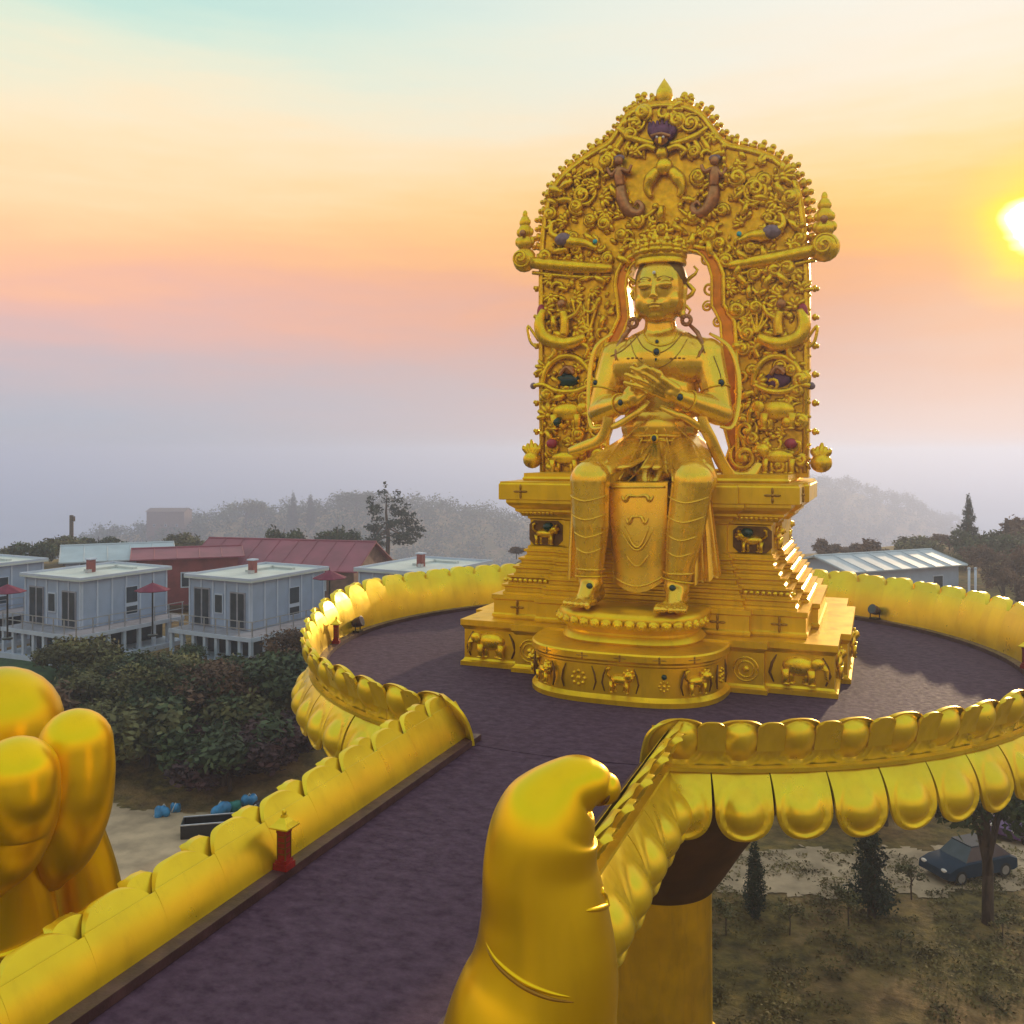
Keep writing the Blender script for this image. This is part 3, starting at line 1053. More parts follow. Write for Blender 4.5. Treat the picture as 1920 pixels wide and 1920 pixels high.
star = MB(); star.ell((0, 0, 0), (.06, .05, .06), n=8, m=6)
for k in range(8):
    an = k * math.pi / 4; star.ell((.16 * math.cos(an), 0, .16 * math.sin(an)), .05, n=6, m=4)
star = star.mesh('rosette', True); star.materials.append(M['relief'])
for t, what in ((.27, 'lion'), (.40, 'star'), (.53, 'lion'), (.66, 'gem'), (.76, 'lion'), (.12, 'lion'), (.9, 'star')):
    p, a = along(dr, t)
    if what == 'lion':
        inst(AN['lion'], 'lion_relief', throne, (p.x, p.y, .30), (0, 0, a), (.62, .8, .64))
    elif what == 'star':
        inst(star, 'rosette', throne, (p.x, p.y, .56), (0, 0, a))
    else:
        inst(star, 'rosette', throne, (p.x, p.y, .50), (0, 0, a), (.7, .7, .7))
        MB().ell((p.x, p.y, .72), (.07, .06, .07), n=8, m=6).build('gem', M['emerald'], throne, smooth=True)
    if what != 'gem':
        cartouche((p.x, p.y, .30), (0, 0, a), (.62, 1, .8))
for t in (.3, .42, .53, .64, .74):
    p, a = along(offset(drum, .10), t)
    inst(flower, 'flower', throne, (p.x, p.y, 1.13), (0, 0, a), (.8, .5, .4))
# lions holding up the seat, in dark cartouches on the pedestal
for x, f in ((2.88, -1), (-2.88, 1)):
    MB().poly([(x + dx, 3.74 + dz) for dx, dz in ((-.5, -.22), (-.36, -.36), (.36, -.36), (.5, -.22), (.5, .22), (.36, .34), (-.36, .34), (-.5, .22))], -2.72, -2.685).build('panel_recess', M['line'], throne)
    inst(AN['lion'], 'lion_relief', throne, (x, -2.74, 3.40), (0, 0, 0), (f * .72, .9, .66))
    MB().ell((x + f * .12, -2.86, 3.92), (.17, .12, .13), n=10, m=6).build('mane', M['emerald'], throne, smooth=True)
for y in (-1.6, 1.2):
    inst(AN['lion'], 'lion_relief', throne, (3.40, y, 3.42), (0, 0, R(90)), (.8, .8, .66))

# ---------------- carved backrest
PY0, PY1 = .45, .95          # front and back of the plate


def B(px, py, Y=PY0):
    p = at_y(px, py, Y); return (p.x, p.z)


outline = [(1012, 896), (1010, 700), (1010, 520), (1013, 450), (1020, 395), (1036, 345), (1066, 312), (1104, 284), (1140, 262), (1158, 236), (1176, 208), (1206, 194), (1243, 188),
           (1282, 192), (1314, 206), (1334, 230), (1362, 264), (1402, 274), (1446, 288), (1480, 314), (1500, 350), (1510, 400), (1514, 450), (1518, 520), (1518, 700), (1516, 896)]
hole = [(1142, 880), (1146, 790), (1150, 700), (1164, 640), (1182, 598), (1176, 540), (1186, 500), (1215, 480), (1250, 474), (1292, 470), (1318, 482), (1334, 520), (1334, 575), (1350, 606), (1354, 700), (1354, 790), (1354, 880)]


def dense(pts, closed=True, sub=4):
    out = []; n = len(pts)
    for i in range(n if closed else n - 1):
        p0, p1, p2, p3 = (pts[(i - 1) % n], pts[i], pts[(i + 1) % n], pts[(i + 2) % n]) if closed else (pts[max(i - 1, 0)], pts[i], pts[i + 1], pts[min(i + 2, n - 1)])
        for k in range(sub):
            t = k / sub
            out.append(tuple(.5 * (2 * p1[q] + (p2[q] - p0[q]) * t + (2 * p0[q] - 5 * p1[q] + 4 * p2[q] - p3[q]) * t * t + (3 * p1[q] - p0[q] - 3 * p2[q] + p3[q]) * t ** 3) for q in (0, 1)))
    if not closed: out.append(tuple(pts[-1]))
    return out


out_d = [outline[0]] + dense(outline[1:-1], False, 3) + [outline[-1]]
hole_d = dense(hole, True, 2)
back = MB().poly([B(*p) for p in out_d], PY0, PY1, [[B(*p) for p in hole_d]]).build('backrest', M['plate'], throne)
# halo band round the opening, a little forward; orange bounce light painted in
hc = Vector((1250, 660))


def grow(pts, k):
    return [(hc.x + (x - hc.x) * k, hc.y + (y - hc.y) * (1 + (k - 1) * .12)) for x, y in pts]


MB().poly([B(*p) for p in grow(hole_d, 1.28)], PY0 - .10, PY0 - .01, [[B(*p) for p in grow(hole_d, .99)]]).build('halo_band', M['orange'], back)
for k, rr in ((1.28, .08), (1.02, .05)):
    pts = [Vector((B(*p)[0], PY0 - .12, B(*p)[1])) for p in grow(hole_d, k)]
    MB().tube(pts, rr, 6, closed=True).build('halo_rim', M['relief'], back, smooth=True)
# rim moulding along the outline
pts = [Vector((B(*p)[0], PY0 - .03, B(*p)[1])) for p in [(1243 + (x - 1243) * .972, 560 + (y - 560) * .972) for x, y in out_d]]
MB().tube(pts, .07, 6).build('rim_moulding', M['relief'], back, smooth=True)


def P3(px, py, fwd=0.0):
    x, z = B(px, py); return Vector((x, PY0 - fwd, z))


PXM = 27.3 / FPX             # metres per photograph pixel on the plate


def spiral(px, py, r, turns=2.0, dirn=1, start=0.0, w=.10, fwd=.05, name='scroll', m=None, parent=None):
    pts = []; rad = []; n = int(14 * turns) + 2
    c = P3(px, py, fwd); rr = r * PXM
    for i in range(n + 1):
        t = i / n; an = start + dirn * turns * 2 * math.pi * t; q = rr * (1 - .86 * t)
        pts.append(c + Vector((q * math.cos(an), -.10 * t, q * math.sin(an)))); rad.append(w * (.55 + .5 * t) * (1 if t > .06 else .5))
    mb = MB().tube(pts, rad, 7, up=(0, 1, 0)); mb.ell(pts[-1], w * 1.15, n=8, m=6)
    return mb.build(name, m or M['relief'], parent or back, smooth=True)


def curve(pts2, rad, name, m=None, fwd=.06, n=8, sub=5, parent=None):
    """a swelling modelled limb or vine on the plate; pts2 in photograph pixels, rad in pixels"""
    q = dense(pts2, False, sub); L = len(q)
    rr = []
    for i in range(L):
        t = i / (L - 1) * (len(rad) - 1); a = int(min(t, len(rad) - 2)); f = t - a
        rr.append((rad[a] * (1 - f) + rad[a + 1] * f) * PXM)
    return MB().tube([P3(x, y, fwd) for x, y in q], rr, n, up=(0, 1, 0)).build(name, m or M['relief'], parent or back, smooth=True)


def ball(px, py, r, name, m=None, fwd=.08, sq=(1, .7, 1), parent=None, rot=0):
    mb = MB().ell(P3(px, py, fwd), (r * PXM * sq[0], r * PXM * sq[1], r * PXM * sq[2]), n=12, m=8, rot=Matrix.Rotation(rot, 3, 'Y'))
    o = mb.build(name, m or M['relief'], parent or back, smooth=True)
    return o


# flame and leaf edging along the arch
lm = MB().ell((0, 0, .08), (.13, .13, .13), n=8, m=6).ell((.03, 0, .22), (.09, .09, .09), n=8, m=6).ell((-.07, 0, .13), (.07, .09, .07), n=8, m=6).mesh('edge_leaf', True); lm.materials.append(M['relief'])
edge = [p for p in out_d if p[1] < 470]
Ls = [0]
for i in range(len(edge) - 1): Ls.append(Ls[-1] + math.dist(edge[i], edge[i + 1]))
ne = 50
for k in range(ne):
    q = (k + .5) / ne * Ls[-1]
    i = max(j for j in range(len(Ls)) if Ls[j] <= q); i = min(i, len(edge) - 2)
    f = (q - Ls[i]) / max(1e-6, Ls[i + 1] - Ls[i]); a, b_ = Vector(edge[i]), Vector(edge[i + 1]); p = a + (b_ - a) * f
    nrmv = Vector(((b_ - a).y, -(b_ - a).x)).normalized()     # outward in pixels (y down)
    if abs(p.x - 1243) < 14: continue
    o = inst(lm, 'edge_leaf', back, P3(p.x, p.y, -.22), (0, math.atan2(nrmv.x, -nrmv.y), 0), (random.uniform(.9, 1.15) * (1 if p.x > 1243 else -1), 1.4, random.uniform(.85, 1.2)))
# crest jewel and the curls beside it
mb = MB().lathe([(.02, 0), (.16, .05), (.14, .12), (.20, .2), (.27, .42), (.24, .62), (.12, .82), (.03, .95), (.002, 1.0)], 14)
mb.build('crest_jewel', M['relief'], back, smooth=True, loc=P3(1243, 203, -.2))
for sx in (-1, 1):
    for dx, dy, r in ((22, -178 + 190, 9), (44, 0, 10), (62, 14, 9)):
        spiral(1243 + sx * dx, 186 + (dy if dy != 12 else 2), r, 1.2, -sx, math.pi / 2, .055, -.2, 'crest_curl')
    curve([(1243 + sx * 40, 200), (1243 + sx * 44, 186), (1243 + sx * 38, 174)], [7, 5, 4], 'crest_leaf', fwd=-.2)
    ball(1243 + sx * 38, 174, 7, 'crest_bud', fwd=-.2); ball(1243 + sx * 50, 176, 6, 'crest_bud', fwd=-.2)

# the winged guardian at the top
for k in range(7):
    an = (k - 3) * .30
    curve([(1243 + 20 * math.sin(an) * .6, 262), (1243 + 26 * math.sin(an), 248), (1243 + 30 * math.sin(an), 238 - 10 * math.cos(an))], [9, 8, 2], 'hair_spike', M['purple'], .12)
ball(1243, 252, 19, 'purple_hair', M['purple'], .12, (1.1, .7, .9))
ball(1243, 266, 14, 'guardian_face', M['bronze'], .22, (1, .8, .85))
curve([(1225, 262), (1243, 258), (1261, 262)], [3, 4, 3], 'brow', M['bronze'], .36)
curve([(1243, 266), (1243, 278)], [4, 3], 'beak', M['relief'], .42)
for sx in (-1, 1):
    ball(1243 + sx * 6, 265, 2.6, 'eye', M['pearl'], .42)
    curve([(1243 + sx * 12, 284), (1243 + sx * 28, 278), (1243 + sx * 44, 286), (1243 + sx * 36, 296)], [7, 6, 5, 3], 'guardian_arm', M['relief'], .2)
    curve([(1243 + sx * 14, 272), (1243 + sx * 34, 268), (1243 + sx * 62, 258), (1243 + sx * 84, 240)], [6, 7, 8, 3], 'wing_edge', M['relief'], .1)
    for k in range(4):
        curve([(1243 + sx * (30 + 14 * k), 270 - 4 * k), (1243 + sx * (36 + 16 * k), 286 - 3 * k), (1243 + sx * (34 + 17 * k), 300 - 3 * k)], [5, 6, 2], 'wing_feather', M['relief'], .06)
    curve([(1248 + sx * 12, 322), (1248 + sx * 26, 338), (1248 + sx * 32, 356), (1248 + sx * 26, 372)], [11, 14, 9, 5], 'guardian_leg', M['relief'], .14)
    spiral(1245 + sx * 51, 234, 20, 1.8, sx, math.pi / 2 - sx * .6, .085, .08, 'wing_scroll')
ball(1243, 290, 13, 'guardian_chest', M['relief'], .16)
ball(1248, 316, 17, 'guardian_belly', M['relief'], .22)
# serpent maidens with coiled tails
for cx, sx in ((1166, -1), (1340, 1)):
    mdn = curve([(cx, 318), (cx + sx * 2, 334), (cx, 352)], [9, 11, 9], 'serpent_body', M['bronze'], .2)
    ball(cx + sx * 2, 306, 9, 'serpent_head', M['bronze'], .26, parent=mdn)
    ball(cx + sx * 2, 300, 9, 'serpent_hood', M['mauve'], .2, (1.3, .5, .8), parent=mdn)
    curve([(cx - sx * 4, 322), (cx - sx * 16, 326), (cx - sx * 22, 314)], [5, 4, 3], 'arm', M['bronze'], .28, parent=mdn)
    curve([(cx + sx * 6, 322), (cx + sx * 16, 332), (cx + sx * 24, 318)], [5, 4, 3], 'arm', M['bronze'], .24, parent=mdn)
    curve([(cx, 350), (cx - sx * 2, 372), (cx - sx * 14, 396), (cx - sx * 32, 402), (cx - sx * 40, 390), (cx - sx * 32, 380), (cx - sx * 26, 388)], [10, 13, 12, 9, 6, 4, 3], 'tail', M['bronze'], .14, parent=mdn)
    curve([(cx - sx * 10, 404), (cx - sx * 26, 414), (cx - sx * 48, 406), (cx - sx * 66, 392)], [4, 5, 5, 3], 'vine', M['relief'], .08)
# large roundels
for cx, cyy, r, sx in ((1094, 366, 33, -1), (1416, 357, 45, 1)):
    spiral(cx, cyy, r, 1.15, sx, math.pi / 2, .09, .06, 'roundel')
    spiral(cx, cyy, r * .62, 1.6, -sx, .4, .08, .1, 'roundel_scroll')
    for k in range(6):
        an = k * math.pi / 3
        ball(cx + r * .62 * math.cos(an), cyy + r * .62 * math.sin(an), r * .15, 'leaf_bud', fwd=.1)
# water beasts at the shoulders
for cx, sx, cyy in ((1062, -1, 452), (1446, 1, 438)):
    bst = curve([(cx - sx * 60, cyy + 16), (cx - sx * 36, cyy + 6), (cx - sx * 10, cyy + 4), (cx + sx * 12, cyy - 6)], [6, 10, 14, 12], 'beast_body', M['relief'], .16)
    ball(cx + sx * 2, cyy, 15, 'beast_head', M['mauve'], .24, (1.2, .8, .9), parent=bst)
    curve([(cx + sx * 12, cyy - 4), (cx + sx * 24, cyy - 12), (cx + sx * 22, cyy - 30), (cx + sx * 14, cyy - 34)], [7, 6, 4, 3], 'trunk', M['relief'], .24, parent=bst)
    ball(cx - sx * 58, cyy + 4, 5, 'turquoise_gem', M['turquoise'], .25)
# cross beams with knobs and flame finials
for (x0, y0), (x1, y1), kx, ky, kr in (((1150, 505), (1000, 494), 985, 488, 26), ((1366, 500), (1530, 470), 1546, 464, 28)):
    beam = curve([(x0, y0), ((x0 + x1) / 2, (y0 + y1) / 2 + 2), (x1, y1)], [9, 14, 12], 'cross_beam', M['relief'], .12, 10)
    sg = 1 if kx > 1243 else -1
    ball(kx, ky, kr, 'beam_knob', M['relief'], .06, (1, .62, 1), beam)
    spiral(kx, ky, kr * .8, 1.6, sg, 0, .06, .40, 'knob_scroll', parent=beam)
    top = ky - kr
    mb = MB()
    for dx, dz, rx, rz_ in ((0, .18, .30, .26), (-.22, .22, .13, .16), (.22, .22, .13, .16), (0, .55, .24, .26), (-.19, .52, .11, .14), (.19, .52, .11, .14), (0, .86, .17, .22), (-.12, .84, .08, .11), (.12, .84, .08, .11), (0, 1.08, .09, .16)):
        mb.ell((dx, 0, dz), (rx, rx * .7, rz_), n=10, m=7)
    mb.build('flame_finial', M['relief'], beam, smooth=True, loc=P3(kx, top + 4, .02))
    ball(kx, top - 22, 7, 'finial_boss', M['bronze'], .24, parent=beam)
    curve([(x0 - sg * -4, y0 + 16), ((x0 + x1) / 2, (y0 + y1) / 2 + 20), (x1, y1 + 18)], [4, 5, 4], 'beam_moulding', M['relief'], .08, parent=beam)
# pillars of figures on both sides
for cx, sx in ((1066, -1), (1458, 1)):
    # rearing beast with rider
    r1 = curve([(cx + sx * 42, 582), (cx + sx * 50, 610), (cx + sx * 38, 636), (cx, 646), (cx - sx * 36, 634)], [7, 13, 15, 15, 10], 'rearing_beast', M['relief'], .2)
    ball(cx + sx * 48, 588, 12, 'mane', M['ruby'], .16, (.8, .6, 1.5), parent=r1)
    curve([(cx + sx * 54, 640), (cx + sx * 74, 612), (cx + sx * 70, 640), (cx + sx * 58, 652)], [3, 3, 3, 3], 'tail_loop', M['relief'], .1, parent=r1)
    curve([(cx - sx * 20, 640), (cx - sx * 40, 654), (cx - sx * 34, 672)], [7, 5, 4], 'foreleg', M['relief'], .2, parent=r1)
    curve([(cx + sx * 30, 640), (cx + sx * 22, 662), (cx + sx * 34, 676)], [8, 6, 4], 'hind_leg', M['relief'], .2, parent=r1)
    rd = curve([(cx + sx * 4, 630), (cx + sx * 2, 606), (cx + sx * 6, 586)], [10, 10, 8], 'rider', M['relief'], .24)
    ball(cx + sx * 8, 572, 9, 'head', M['bronze'], .28, parent=rd)
    curve([(cx, 600), (cx - sx * 18, 590), (cx - sx * 26, 574)], [5, 4, 3], 'arm', M['relief'], .26, parent=rd)
    for k in range(4):
        curve([(cx - sx * 40, 626), (cx - sx * (48 - 10 * k), 598), (cx - sx * (56 - 16 * k), 566 - 5 * (k % 2))], [5, 3, 4], 'lotus_stem', M['relief'], .1)
    # arch with a dark niche
    an_pts = [(cx + 46 * math.cos(math.pi * (1 - k / 8)), 724 - 56 * math.sin(math.pi * k / 8)) for k in range(9)]
    curve(an_pts, [5, 7, 7, 7, 5], 'niche_arch', M['relief'], .12)
    ball(cx, 712, 20, 'niche', M['emerald'] if sx < 0 else M['purple'], .06, (1.25, .3, .75))
    fig = ball(cx + 4, 694, 10, 'niche_figure', M['bronze'], .16, (1.2, .7, .9))
    curve([(cx - 12, 704), (cx, 690), (cx + 14, 702)], [4, 5, 4], 'arms', M['bronze'], .22, parent=fig)
    curve([(cx - sx * 44, 722), (cx - sx * 16, 734), (cx + sx * 18, 734), (cx + sx * 44, 722), (cx + sx * 62, 724)], [5, 6, 6, 5, 4], 'niche_bracket', M['relief'], .16)
    ball(cx + sx * 64, 724, 7, 'bracket_end', M['mauve'], .1)
    # elephant standing below the niche
    s = 1.25
    inst(AN['elephant'], 'elephant_relief', back, P3(cx, 806, .12), (0, 0, 0), (-sx * s, 1, 1.15))
    ball(cx - sx * -18, 792, 10, 'green_boss', M['emerald'] if sx < 0 else M['relief'], .22)
    inst(AN['lion'], 'lion_relief', back, P3(cx + sx * 2, 888, .22), (0, 0, 0), (-sx * 1.2, 1, 1.05))
    ball(cx + sx * 26, 832, 10, 'ruby_boss', M['ruby'], .28, (1.2, .7, 1))
    spiral(cx - sx * 58, 806, 22, 1.4, -sx, 1.0, .10, .12, 'scroll')
    spiral(cx - sx * 62, 856, 28, 1.5, sx, 2.0, .12, .14, 'scroll')
    # shells on the corners of the seat
    ex, ey = (1000, 862) if sx < 0 else (1540, 868)
    sh = ball(ex, ey, 18, 'corner_shell', M['relief'], .1, (1.1, 1.0, 1.0))
    for k in range(5):
        curve([(ex, ey - 6), (ex + (k - 2) * 7, ey - 22), (ex + (k - 2) * 6 + sx * 2, ey - 38 + abs(k - 2) * 7)], [8, 7, 2], 'shell_flame', M['relief'], .1, parent=sh)
    # column beside the statue
    curve([(cx - sx * 76, 660), (cx - sx * 74, 760), (cx - sx * 74, 880)], [5, 5, 6], 'colonnette', M['relief'], .12)
    ball(cx - sx * 76, 650, 11, 'capital', M['relief'], .12, (1, .8, .8))
# curling tendrils inside the opening beside the head
for px, py, r, sx in ((1326, 486, 15, 1), (1330, 540, 17, -1), (1326, 574, 12, 1), (1186, 530, 12, -1), (1346, 604, 12, 1), (1300, 464, 11, -1)):
    spiral(px, py, r, 1.3, sx, .8, .055, -.12, 'tendril')

# filler foliage: three carved motifs repeated all over the plate
f1 = MB(); pts = [(.17 * (1 - .8 * i / 16) * math.cos(i * .62), -.06 * i / 16, .17 * (1 - .8 * i / 16) * math.sin(i * .62)) for i in range(17)]
f1.tube(pts, [.065 + .025 * i / 16 for i in range(17)], 6, up=(0, 1, 0)); f1.ell((0, -.06, 0), .06, n=6, m=5)
f2 = MB()
for k in range(5):
    an = -1.2 + k * .6; f2.ell((.15 * math.sin(an), -.02, .15 * math.cos(an)), (.065, .07, .13), rot=Matrix.Rotation(an, 3, 'Y'), n=7, m=5)
f2.ell((0, -.03, 0), (.08, .07, .08), n=7, m=5)
f3 = MB(); f3.tube([(-.2, 0, -.06), (-.1, -.04, .06), (0, -.05, 0), (.1, -.04, -.07), (.2, 0, .05)], [.03, .08, .095, .08, .03], 6, up=(0, 1, 0)); f3.ell((.2, -.02, .05), .08, n=6, m=5); f3.ell((-.2, -.02, -.06), .05, n=6, m=5)
FM = []
for q in (f1, f2, f3):
    me = q.mesh('foliage_scroll', True); me.materials.append(M['relief']); FM.append(me)


def in_poly(p, poly):
    c = False; j = len(poly) - 1
    for i in range(len(poly)):
        (xi, yi), (xj, yj) = poly[i], poly[j]
        if (yi > p[1]) != (yj > p[1]) and p[0] < (xj - xi) * (p[1] - yi) / (yj - yi) + xi: c = not c
        j = i
    return c


inn = [(1243 + (x - 1243) * .955, 560 + (y - 560) * .955) for x, y in out_d]
hol = grow(hole_d, 1.29)
spots = []
tries = 0
while len(spots) < 175 and tries < 60000:
    tries += 1
    p = (random.uniform(1008, 1522), random.uniform(190, 896))
    if not in_poly(p, inn) or in_poly(p, hol) or ((p[0] - 1246) / 62) ** 2 + ((p[1] - 322) / 78) ** 2 < 1: continue
    if any((p[0] - q[0]) ** 2 + (p[1] - q[1]) ** 2 < 20.5 ** 2 for q in spots): continue
    spots.append(p)
for i, p in enumerate(spots):
    s = random.uniform(1.0, 1.55)
    inst(FM[i % 3], 'foliage_scroll', back, P3(p[0], p[1], .02 + .05 * random.random()), (0, random.uniform(0, 6.28), 0), (s * random.choice((-1, 1)), s * 1.3, s))
# a row of rosettes down both edges
ros = MB().ell((0, 0, 0), (.11, .09, .11), n=8, m=6)
for k in range(5): ros.ell((.12 * math.cos(k * 1.2566), .01, .12 * math.sin(k * 1.2566)), .055, n=6, m=4)
ros = ros.mesh('edge_rosette', True); ros.materials.append(M['relief'])
for k in range(13):
    for x in (1018, 1511):
        inst(ros, 'edge_rosette', back, P3(x, 528 + k * 28, -.02), (0, k, 0), (.9, .9, .9))
    for x, sx in ((1006, -1), (1523, 1)):
        if k % 2 == 0: inst(lm, 'edge_leaf', back, P3(x, 540 + k * 27, -.2), (0, sx * R(80), 0), (.8, 1, .6))
for k in range(10):
    inst(ros, 'edge_rosette', back, P3(1498 - .25 * k * k * .6 + k * 0, 470 - k * 16, -.0), (0, k, 0), (.8, .8, .8))

# finer carved filling, too small to pick apart
fill = MB(); rs = random.Random(31); nf = 0; tries = 0
while nf < 420 and tries < 60000:
    tries += 1
    p = (rs.uniform(1008, 1522), rs.uniform(190, 896))
    if not in_poly(p, inn) or in_poly(p, hol) or ((p[0] - 1246) / 75) ** 2 + ((p[1] - 322) / 88) ** 2 < 1: continue
    nf += 1
    c = P3(p[0], p[1], .02); an = rs.uniform(0, 6.28); r = rs.uniform(.07, .13)
    if nf % 8:
        fill.ell(c, (r * 1.5, r * 1.2, r * .85), rot=Matrix.Rotation(an, 3, 'Y'), n=7, m=4)
    else:
        fill.tube([c + Vector((r * 2.2 * math.cos(an + q * .7) * (1 - q * .1), -.05 - .01 * q, r * 2.2 * math.sin(an + q * .7) * (1 - q * .1))) for q in range(7)], [.03, .06, .075, .08, .07, .06, .04], 5, up=(0, 1, 0))
fo_ = fill.build('fine_foliage', M['relief'], back, smooth=True); fo_['kind'] = 'stuff'

# ------------------------------------------------------------------ seated statue
stat = empty('seated_statue', (.2, -4.5, 2.04))
tag(stat, 'large golden crowned figure seated on the throne with both hands before its chest', 'statue')
SO = stat.location.copy()


def T(px, py, Y):
    return at_y(px, py, Y)


def spart(mb, name, m, smooth=True, parent=None, auto=None):
    return local(mb, SO).build(name, m, parent or stat, smooth=smooth, auto=auto)


body = MB()
CY = -1.0
# trunk
body.ell((.06, CY + .02, 8.68), (1.36, .86, 1.02), n=20, m=14)      # chest
body.ell((-.50, CY - .22, 8.60), (.88, .56, .70), n=18, m=12); body.ell((.60, CY - .22, 8.60), (.88, .56, .70), n=18, m=12)
body.ell((.05, CY - .02, 7.60), (1.16, .80, 1.25), n=18, m=12)
body.ell((.05, CY - .10, 6.75), (1.14, .86, .70), n=18, m=12)
body.ell((.08, CY + .05, 6.0), (1.5, 1.0, .62), n=18, m=12)        # hips
body.cap((-1.1, CY, 8.92), .44, (.06, CY, 9.22), .44); body.cap((1.25, CY, 8.90), .44, (.08, CY, 9.22), .44)
body.cap((.06, CY - .02, 9.2), .54, (.07, CY - .10, 9.85), .44)     # neck
body.ell((.07, CY - .05, 9.46), (.56, .50, .10), n=16, m=8)
# head
HX, HY, HZ = .09, CY - .2, 10.62
body.ell((HX, HY, HZ + .12), (.72, .78, .98), n=22, m=16)
body.ell((HX, HY - .08, HZ - .34), (.69, .66, .54), n=20, m=12)
body.ell((HX, HY - .44, HZ - .68), (.30, .22, .18), n=14, m=10)    # chin
body.ell((HX, HY - .30, HZ - .42), (.56, .42, .40), n=16, m=10)
for sx in (-1, 1):
    body.ell((HX + sx * .30, HY - .34, HZ - .26), (.36, .30, .38), n=14, m=10)      # cheeks
    body.ell((HX + sx * .29, HY - .70, HZ + .14), (.22, .11, .11), n=12, m=8)      # lids
    body.cap((HX + sx * .10, HY - .76, HZ + .30), .045, (HX + sx * .46, HY - .62, HZ + .30), .035)  # brow
    body.cap((HX + sx * .68, HY + .02, HZ + .12), .12, (HX + sx * .65, HY + .04, HZ - .55), .085)   # long ear
    body.ell((HX + sx * .65, HY + .02, HZ - .66), (.10, .12, .16), n=10, m=8)
body.cap((HX, HY - .76, HZ + .25), .055, (HX, HY - .90, HZ - .17), .085)            # nose
body.ell((HX, HY - .86, HZ - .21), (.15, .09, .075), n=10, m=8)
body.cap((HX - .17, HY - .70, HZ - .385), .05, (HX + .17, HY - .70, HZ - .385), .05)
body.ell((HX, HY - .745, HZ - .375), (.12, .06, .05), n=10, m=6)
body.ell((HX, HY - .71, HZ - .49), (.165, .085, .06), n=10, m=6)
# arms
sl_, sr_ = Vector((-1.27, CY, 8.86)), Vector((1.42, CY, 8.84))
el_, er_ = Vector((-1.66, CY - .35, 7.22)), Vector((1.82, CY - .35, 7.14))
wl_, wr_ = T(1178, 752, -2.35), T(1272, 744, -2.35)
for s, e, w in ((sl_, el_, wl_), (sr_, er_, wr_)):
    body.ell(s, .47, n=16, m=12)
    mid = s.lerp(e, .5) + Vector((0, 0, 0))
    body.cap(s, .46, mid, .43); body.cap(mid, .43, e, .36); body.ell(e, .37, n=14, m=10)
    body.cap(e, .38, e.lerp(w, .35), .37); body.cap(e.lerp(w, .35), .37, w, .21)
# legs: thighs forward to the knees, shins down
kl_, kr_ = Vector((-1.08, -4.35, 5.30)), Vector((1.62, -4.35, 5.30))
al_, ar_ = Vector((-1.00, -4.50, 2.62)), Vector((1.24, -4.50, 2.62))
for hip, k, a in ((Vector((-.55, CY, 5.95)), kl_, al_), (Vector((.75, CY, 5.95)), kr_, ar_)):
    body.cap(hip, .72, k + Vector((0, .5, .06)), .54); body.ell(k + Vector((0, .04, -.02)), (.54, .56, .52), n=18, m=12)
    body.cap(k, .52, k.lerp(a, .45) + Vector((0, .05, 0)), .48); body.cap(k.lerp(a, .45) + Vector((0, .05, 0)), .48, a, .30)
    body.ell(a, .33, n=14, m=10)
body.cap((.12, CY - .6, 5.85), .62, (.22, -3.0, 5.12), .42)          # lap cloth between the thighs
# feet with five toes
for a, sx, yaw in ((al_, -1, R(-8)), (ar_, 1, R(2))):
    f = Matrix.Rotation(yaw, 3, 'Z')

    def F(x, y, z):
        return Vector((a.x, a.y, 2.06)) + f @ Vector((x, y, z))
    body.cap(F(0, .25, .28), .27, F(0, -.35, .20), .24)
    body.ell(F(0, -.45, .16), (.36, .30, .15), n=14, m=10)
    body.cap(F(0, -.1, .50), .26, F(0, -.45, .2), .2)
    for t in range(5):
        q = (t - 2) * .165
        big = 1.25 if (t == (4 if sx < 0 else 0)) else 1.0
        yy = -.92 - (.08 if big > 1 else 0) + .03 * abs(t - 2)
        body.cap(F(q * .9, -.5, .16), .09 * big, F(q, yy + .12, .17), .07 * big); body.ell(F(q, yy, .13), (.075 * big, .10 * big, .085 * big), n=10, m=8)
# hands in the teaching gesture: right hand (viewer's left) above, left hand across it


def hand_fn(wrist, knuckle_c, across, fingers, thumb_path, pr=.15):
    across = Vector(across)
    body.cap(wrist, .2, wrist.lerp(knuckle_c, .35), .21)
    for q in (-.75, -.25, .25, .75):
        body.cap(wrist.lerp(knuckle_c, .3) + across * q * .7, pr, knuckle_c + across * q, .105)
    for i, fp in enumerate(fingers):
        base_ = knuckle_c + across * (-.75 + .5 * i)
        pts = [base_] + [base_ + Vector(v) for v in fp]
        for u, v in zip(pts[:-1], pts[1:]):
            body.cap(u, .082, v, .072, n=10)
    for u, v in zip(thumb_path[:-1], thumb_path[1:]):
        body.cap(u, .10, v, .085, n=10)


# hand on the viewer's right, palm inward, fingers pointing up to the left
kc = T(1232, 722, -2.65)
hand_fn(wr_, kc, (.22, -.05, .20), [
    [(-.40, -.06, .14), (-.74, .0, .24)], [(-.40, -.10, .20), (-.80, -.05, .36)], [(-.36, -.12, .24), (-.74, -.08, .44)], [(-.26, -.1, .26), (-.50, -.02, .40)]],
    [wr_.lerp(kc, .3), T(1236, 700, -2.72), T(1212, 690, -2.78), T(1198, 694, -2.75)])
kc2 = T(1200, 728, -2.30)
hand_fn(wl_, kc2, (.18, .0, -.22), [
    [(.10, -.05, .30), (.02, -.16, .50)], [(.02, -.05, .34), (-.08, -.12, .60)], [(-.08, -.05, .30), (-.22, -.1, .52)], [(-.16, -.05, .20), (-.34, -.1, .36)]],
    [wl_.lerp(kc2, .3), T(1190, 712, -2.55), T(1200, 698, -2.62)])
bme = fuse(local(body, SO), 'body', .033, 5)
